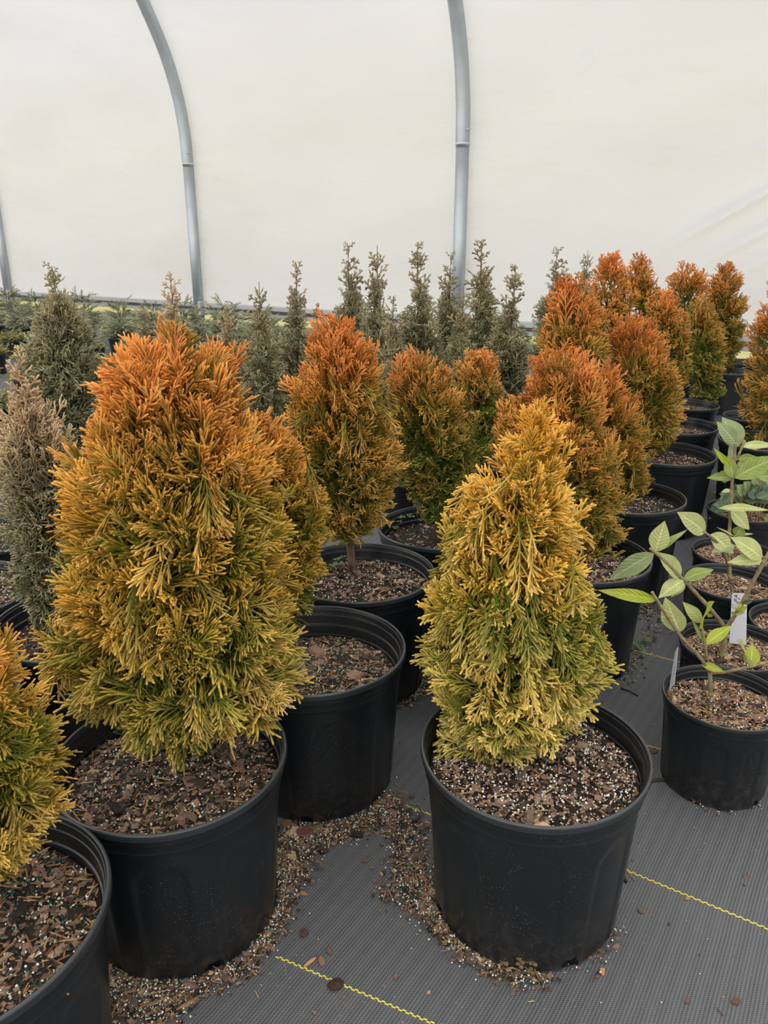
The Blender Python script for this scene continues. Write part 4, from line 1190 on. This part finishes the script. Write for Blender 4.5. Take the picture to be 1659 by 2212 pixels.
# ================================================================ GROUND LITTER
rgG = np.random.default_rng(77)
pots_xy = [tuple(o.location[:2]) + (0.152,) for o in (tA, tB, tC, tD, tE, tJ)]
segs = []
def litter(pts, n, spread, kinds=(0.54, 0.10, 0.31, 0.05), size=1.0):
    P = []
    pts = np.array([atz(x, y, 0)[:2] for x, y in pts])
    L = np.linalg.norm(np.diff(pts, axis=0), axis=1); cs = np.concatenate([[0], np.cumsum(L)])
    s = rgG.random(n) * cs[-1]
    x = np.interp(s, cs, pts[:, 0]); y = np.interp(s, cs, pts[:, 1])
    X = np.stack([x, y], -1) + rgG.normal(0, spread, (n, 2))
    for (a, b, r) in pots_xy:
        d = np.hypot(X[:, 0] - a, X[:, 1] - b)
        m = d < r + 0.002
        u = (X - [a, b]) / np.maximum(d, 1e-6)[:, None]
        X[m] = np.array([a, b]) + u[m] * (r + np.abs(rgG.normal(0.006, 0.012, m.sum()))[:, None])
    Z = 0.001 + rgG.random(n) * 0.005
    if rgG.random() < 2:
        V_, T_, c_ = bits(rgG, np.column_stack([X, Z]), kinds, size * 0.84)
        segs.append((V_, T_, np.where(c_.mean(1, keepdims=True) < 0.35, c_ * 0.78, c_)))
litter([(228, 2080), (300, 2120), (400, 2125), (520, 2085), (570, 2020), (600, 1930)], 2200, 0.016)
litter([(240, 2120), (300, 2170), (380, 2180)], 1300, 0.020)
litter([(380, 2165), (410, 2150)], 160, 0.012)
litter([(610, 1920), (615, 1830), (650, 1800), (760, 1790), (830, 1745)], 2400, 0.018)
litter([(622, 1900), (630, 1830), (690, 1800)], 1000, 0.020)
litter([(830, 1730), (880, 1800), (880, 1880), (920, 1950), (960, 1990)], 2000, 0.020)
litter([(840, 1930), (880, 1935), (930, 1945)], 380, 0.016, (0.5, 0.05, 0.3, 0.15))
litter([(940, 1960), (1010, 2020), (1080, 2060), (1160, 2068)], 900, 0.010)
litter([(1200, 2045), (1290, 1990)], 50, 0.006)
litter([(860, 1500), (900, 1470), (920, 1440)], 500, 0.022)
litter([(1340, 1480), (1400, 1370), (1450, 1330)], 260, 0.02)
litter([(1380, 1330), (1420, 1310)], 300, 0.03)
litter([(205, 1960), (225, 2080)], 300, 0.01)
litter([(1500, 1735), (1560, 1750), (1640, 1730)], 60, 0.01)
# sparse crumbs over the open fabric
X = np.column_stack([rgG.uniform(-0.4, 1.4, 700), rgG.uniform(0.5, 2.4, 700), np.full(700, 0.0012)])
segs.append(bits(rgG, X, (0.35, 0.15, 0.48, 0.02), 0.55))
V, T, c = join_np(segs)
lo = link('bark_litter', mesh_np('litter', V, T, M_chip, c, smooth=True)); tag(lo, 'spilled bark crumbs, perlite and green beads around the pots', 'litter', None, 'stuff')

# single larger pieces on the fabric
def slab(name, label, px, py, L, W, th_, rot, col, group=None, rough=0.3, cat='bark', seed=0, round_=False):
    rg = np.random.default_rng(int(px * 7 + py))
    p = atz(px, py, 0)
    if 'clod' in name:
        bm = bmesh.new(); bmesh.ops.create_icosphere(bm, subdivisions=3, radius=0.5)
        for v in bm.verts:
            q = np.array(v.co) * 7
            k = 1 + 0.22 * float(noise3(q, px)) + 0.12 * float(noise3(q * 2.6, py)) + rg.uniform(-0.06, 0.06)
            v.co = Vector((v.co.x * k * L, v.co.y * k * W, (v.co.z * k + 0.42) * th_ * 1.1))
        me = bpy.data.meshes.new(name); bm.to_mesh(me); bm.free()
        ca = me.color_attributes.new(name='Col', type='BYTE_COLOR', domain='POINT')
        ca.data.foreach_set('color', np.tile(np.append(lin(*col), 1).astype(np.float32), len(me.vertices)))
        me.materials.append(M_chip)
        o = link(name, me, None, (p[0], p[1], 0.0), (0, 0, rot)); tag(o, label, cat, group)
        return o
    bm = bmesh.new(); n = 10 if round_ else 7
    vs = []
    for i in range(n):
        a = 2 * math.pi * i / n; k = 1 + (0.04 if round_ else 0.22) * rg.uniform(-1, 1)
        vs.append(bm.verts.new((L / 2 * k * math.cos(a), W / 2 * k * math.sin(a), 0.0)))
    f = bm.faces.new(vs); ex = bmesh.ops.extrude_face_region(bm, geom=[f])
    for v in ex['geom']:
        if isinstance(v, bmesh.types.BMVert): v.co.z += th_ * rg.uniform(0.8, 1.15); v.co.x *= 0.93; v.co.y *= 0.93
    bmesh.ops.recalc_face_normals(bm, faces=bm.faces[:])
    bmesh.ops.bevel(bm, geom=bm.edges[:], offset=th_ * 0.2, segments=1, affect='EDGES')
    me = bpy.data.meshes.new(name); bm.to_mesh(me); bm.free()
    ca = me.color_attributes.new(name='Col', type='BYTE_COLOR', domain='POINT')
    ca.data.foreach_set('color', np.tile(np.append(lin(*col), 1).astype(np.float32), len(me.vertices)))
    me.materials.append(M_chip)
    o = link(name, me, None, (p[0], p[1], 0.0007), (0, 0, rot)); tag(o, label, cat, group)
    return o
slab('bark_disc', 'small round tan bark disc beside the left front pot', 621, 1783, 0.021, 0.021, 0.006, 0, (120, 92, 70), round_=True)
slab('bark_chunk', 'big reddish bark chunk right of the round tan disc', 659, 1803, 0.036, 0.028, 0.008, 0.2, (112, 76, 64), round_=True)
slab('bark_chunk', 'reddish bark piece at the corner of the second-row pot', 843, 1736, 0.026, 0.018, 0.005, 0.4, (118, 84, 70))
slab('bark_clod', 'dark round clod on the fabric above the yellow thread', 657, 2020, 0.0125, 0.0125, 0.010, 0, (84, 62, 50), round_=True)
slab('soil_clod', 'dark crumbly clod lying on the yellow thread', 725, 2131, 0.022, 0.018, 0.010, 0.3, (62, 48, 36), cat='soil')
slab('wood_splinter', 'tan wood splinter lying across the yellow thread', 667, 2083, 0.027, 0.006, 0.004, 0.75, (196, 152, 98), cat='wood')
slab('bark_chip', 'oval grey bark chip beside the tan splinter', 695, 2080, 0.020, 0.010, 0.004, 1.9, (134, 110, 92))
for (x, y, L, lab, col) in ((788, 1860, .016, 'brown triangular bark chip in the middle of the bare fabric', (104, 84, 74)), (824, 1890, .011, 'pale bark chip left of the bead spill', (168, 140, 110)), (809, 1905, .012, 'flat brown chip below the pale one', (116, 94, 80)),
        (792, 1799, .012, 'tan chip at the top of the bare fabric patch', (160, 126, 92)), (850, 1885, .009, 'tiny tan chip nearest the bead spill', (164, 130, 100)), (656, 1932, .014, 'tan wedge chip right of the left front pot foot', (150, 122, 92)), (711, 2057, .013, 'brown chip above the oval grey chip', (112, 88, 76)),
        (673, 1908, .016, 'dull grey chip on the fabric right of the left pot', (96, 84, 76)), (823, 1938, .015, 'dark chip standing by the bead spill', (74, 56, 46)), (855, 2112, .010, 'small brown chip right of the yellow thread', (128, 96, 76)), (680, 2190, .008, 'tiny brown chip near the lower edge', (140, 108, 88)),
        (1272, 2068, .014, 'brown chip right of the long splinter', (134, 100, 72)), (1301, 2100, .014, 'orange-tan chip alone on the lower fabric', (196, 148, 100)), (1384, 1970, .012, 'brown lump below the right yellow thread', (112, 90, 72)), (1484, 1943, .008, 'tan chip on the right yellow thread', (176, 130, 104)), (926, 2146, .009, 'small pale chip on the grey lower fabric', (170, 140, 116)),
        (1290, 2112, .008, 'tiny chip beside the orange-tan chip', (120, 84, 66)), (1485, 2165, .010, 'brown chip near the bottom right', (116, 82, 68)), (1590, 2165, .016, 'curled dark chip near the bottom right corner', (98, 74, 62)), (1413, 1624, .022, 'reddish flake between the right pots', (104, 74, 64)), (1400, 1372, .02, 'thin bark curl in the aisle', (128, 100, 82)),
        (1546, 1066, .035, 'tan dead leaf in the far aisle', (196, 150, 112))):
    slab('bark_chip', lab, x, y, L, L * 0.6, 0.003, (x * 0.37) % 3, col, 'loose bark chips on the fabric')
def stick(label, pts, r, col, cat='twig'):
    P = np.array([atz(x, y, 0) + np.array([0, 0, z]) for x, y, z in pts]); o0 = P[0].copy()
    V, T = tube_np(P - o0, r, 6); me = mesh_np('stick', V, T, M_chip, np.repeat(lin(*col)[None], len(V), 0))
    o = link('twig', me, None, o0); tag(o, label, cat)
stick('flat broken stick in the litter below the left front pot', [(368, 2200, .004), (395, 2180, .005), (428, 2160, .004)], 0.0035, (150, 116, 88))
stick('thin upright-looking stick at the left of the litter', [(283, 2190, .004), (290, 2155, .004), (298, 2118, .006)], 0.0018, (168, 140, 104))
stick('thin pale twig across the litter', [(300, 2158, .005), (350, 2148, .006), (414, 2136, .005)], 0.0009, (186, 158, 122))
stick('light splinter below the right front pot', [(1222, 2043, .003), (1236, 2052, .003), (1249, 2061, .003)], 0.0022, (170, 132, 92))
stick('reddish root curling from the left foot of the right front pot', [(915, 1870, .003), (914, 1900, .008), (925, 1925, .006), (940, 1938, .003)], 0.0012, (160, 108, 76))
stick('reddish root beside the right foot of the right front pot', [(1243, 2031, .003), (1260, 2031, .005), (1277, 2040, .002)], 0.0012, (176, 116, 84))
stick('orange-brown needle across the right yellow thread', [(1327, 1870, .002), (1350, 1882, .006), (1371, 1903, .002)], 0.0010, (160, 108, 76))
stick('dark curled leaf scrap on the right yellow thread', [(1335, 1887, .002), (1345, 1896, .004), (1353, 1908, .003)], 0.0030, (44, 40, 36))
stick('dark twig in the aisle behind the right front pot', [(1342, 1489, .002), (1360, 1496, .004), (1378, 1505, .002)], 0.0016, (44, 40, 38))
stick('short dark stick between the two right pots', [(1392, 1692, .003), (1415, 1688, .003), (1438, 1686, .003)], 0.0035, (64, 56, 50))

# ---------------------------------------------------------------- weeds
def weed(root, place, n, size, mat, seed, stem_mat=None, name='weed'):
    rg = np.random.default_rng(seed); parts = []; st = []
    for i in range(n):
        a = rg.random() * 2 * math.pi; r = size * rg.uniform(0.3, 1.0); h = size * rg.uniform(0.15, 0.7)
        tip = np.array([r * math.cos(a), r * math.sin(a), h]); st.append((np.array([[0, 0, 0], tip * [0.5, 0.5, 0.8], tip]), [0.0008, 0.0006, 0.0005]))
        for k in range(3):
            b = a + k * 2.1; s = size * rg.uniform(0.09, 0.17)
            ring = [tip + np.array([math.cos(b), math.sin(b), 0.1]) * s + s * 0.8 * np.array([math.cos(q), math.sin(q), 0.15 * math.sin(q * 2)]) for q in np.arange(8) * math.pi / 4]
            V = np.array([tip + np.array([math.cos(b), math.sin(b), 0.1]) * s - [0, 0, s * 0.15]] + ring); T = np.array([(0, 1 + j, 1 + (j + 1) % 8) for j in range(8)])
            parts.append((V, T, np.zeros((9, 3))))
    V, T, _ = join_np(parts)
    if root is None:
        root = empty('weed_seedling', place); place = (0, 0, 0)
        link('leaves', mesh_np('leaves', V, T, mat), root)['kind'] = 'stuff'
        link('stems', tubes_mesh('stems', st, stem_mat or M_twig, 5), root)
        return root
    o = link(name, mesh_np('weed', V, T, mat), root, place)
    link('weed_stem', tubes_mesh('weed_stem', st, stem_mat or M_weed, 5), o)
    return o
def wpos(root, px, py, z): 
    p = atz(px, py, z); return (p[0] - root.location[0], p[1] - root.location[1], z + 0.004)
weed(tB, wpos(tB, 505, 1640, 0.255), 3, 0.018, M_weed, 1); weed(tB, wpos(tB, 480, 1598, 0.255), 5, 0.022, M_weed, 2); weed(tB, wpos(tB, 500, 1575, 0.255), 3, 0.016, M_weed, 3)
weed(tD, wpos(tD, 715, 1240, 0.255), 8, 0.045, M_weed, 4); weed(tD, wpos(tD, 745, 1215, 0.255), 4, 0.04, M_weed, 5)
weed(tD3, wpos(tD3, 850, 1140, 0.25), 10, 0.05, M_weed, 6)
weed(potG, wpos(potG, 28, 1440, 0.25), 5, 0.03, M_weed, 7)
weed(tE, wpos(tE, 120, 1985, 0.25), 3, 0.012, M_redweed, 8, M_redstem)
p = atz(1110, 2078, 0.0); w = weed(None, (p[0], p[1], 0.004), 11, 0.034, M_redweed, 9, M_redstem); tag(w, 'small reddish weed on the fabric at the foot of the right front pot', 'weed')
p = atz(1385, 1400, 0.0); w = weed(None, (p[0], p[1], 0.002), 9, 0.04, M_weed, 10, M_weed); tag(w, 'small green weed at the edge of the aisle', 'weed')
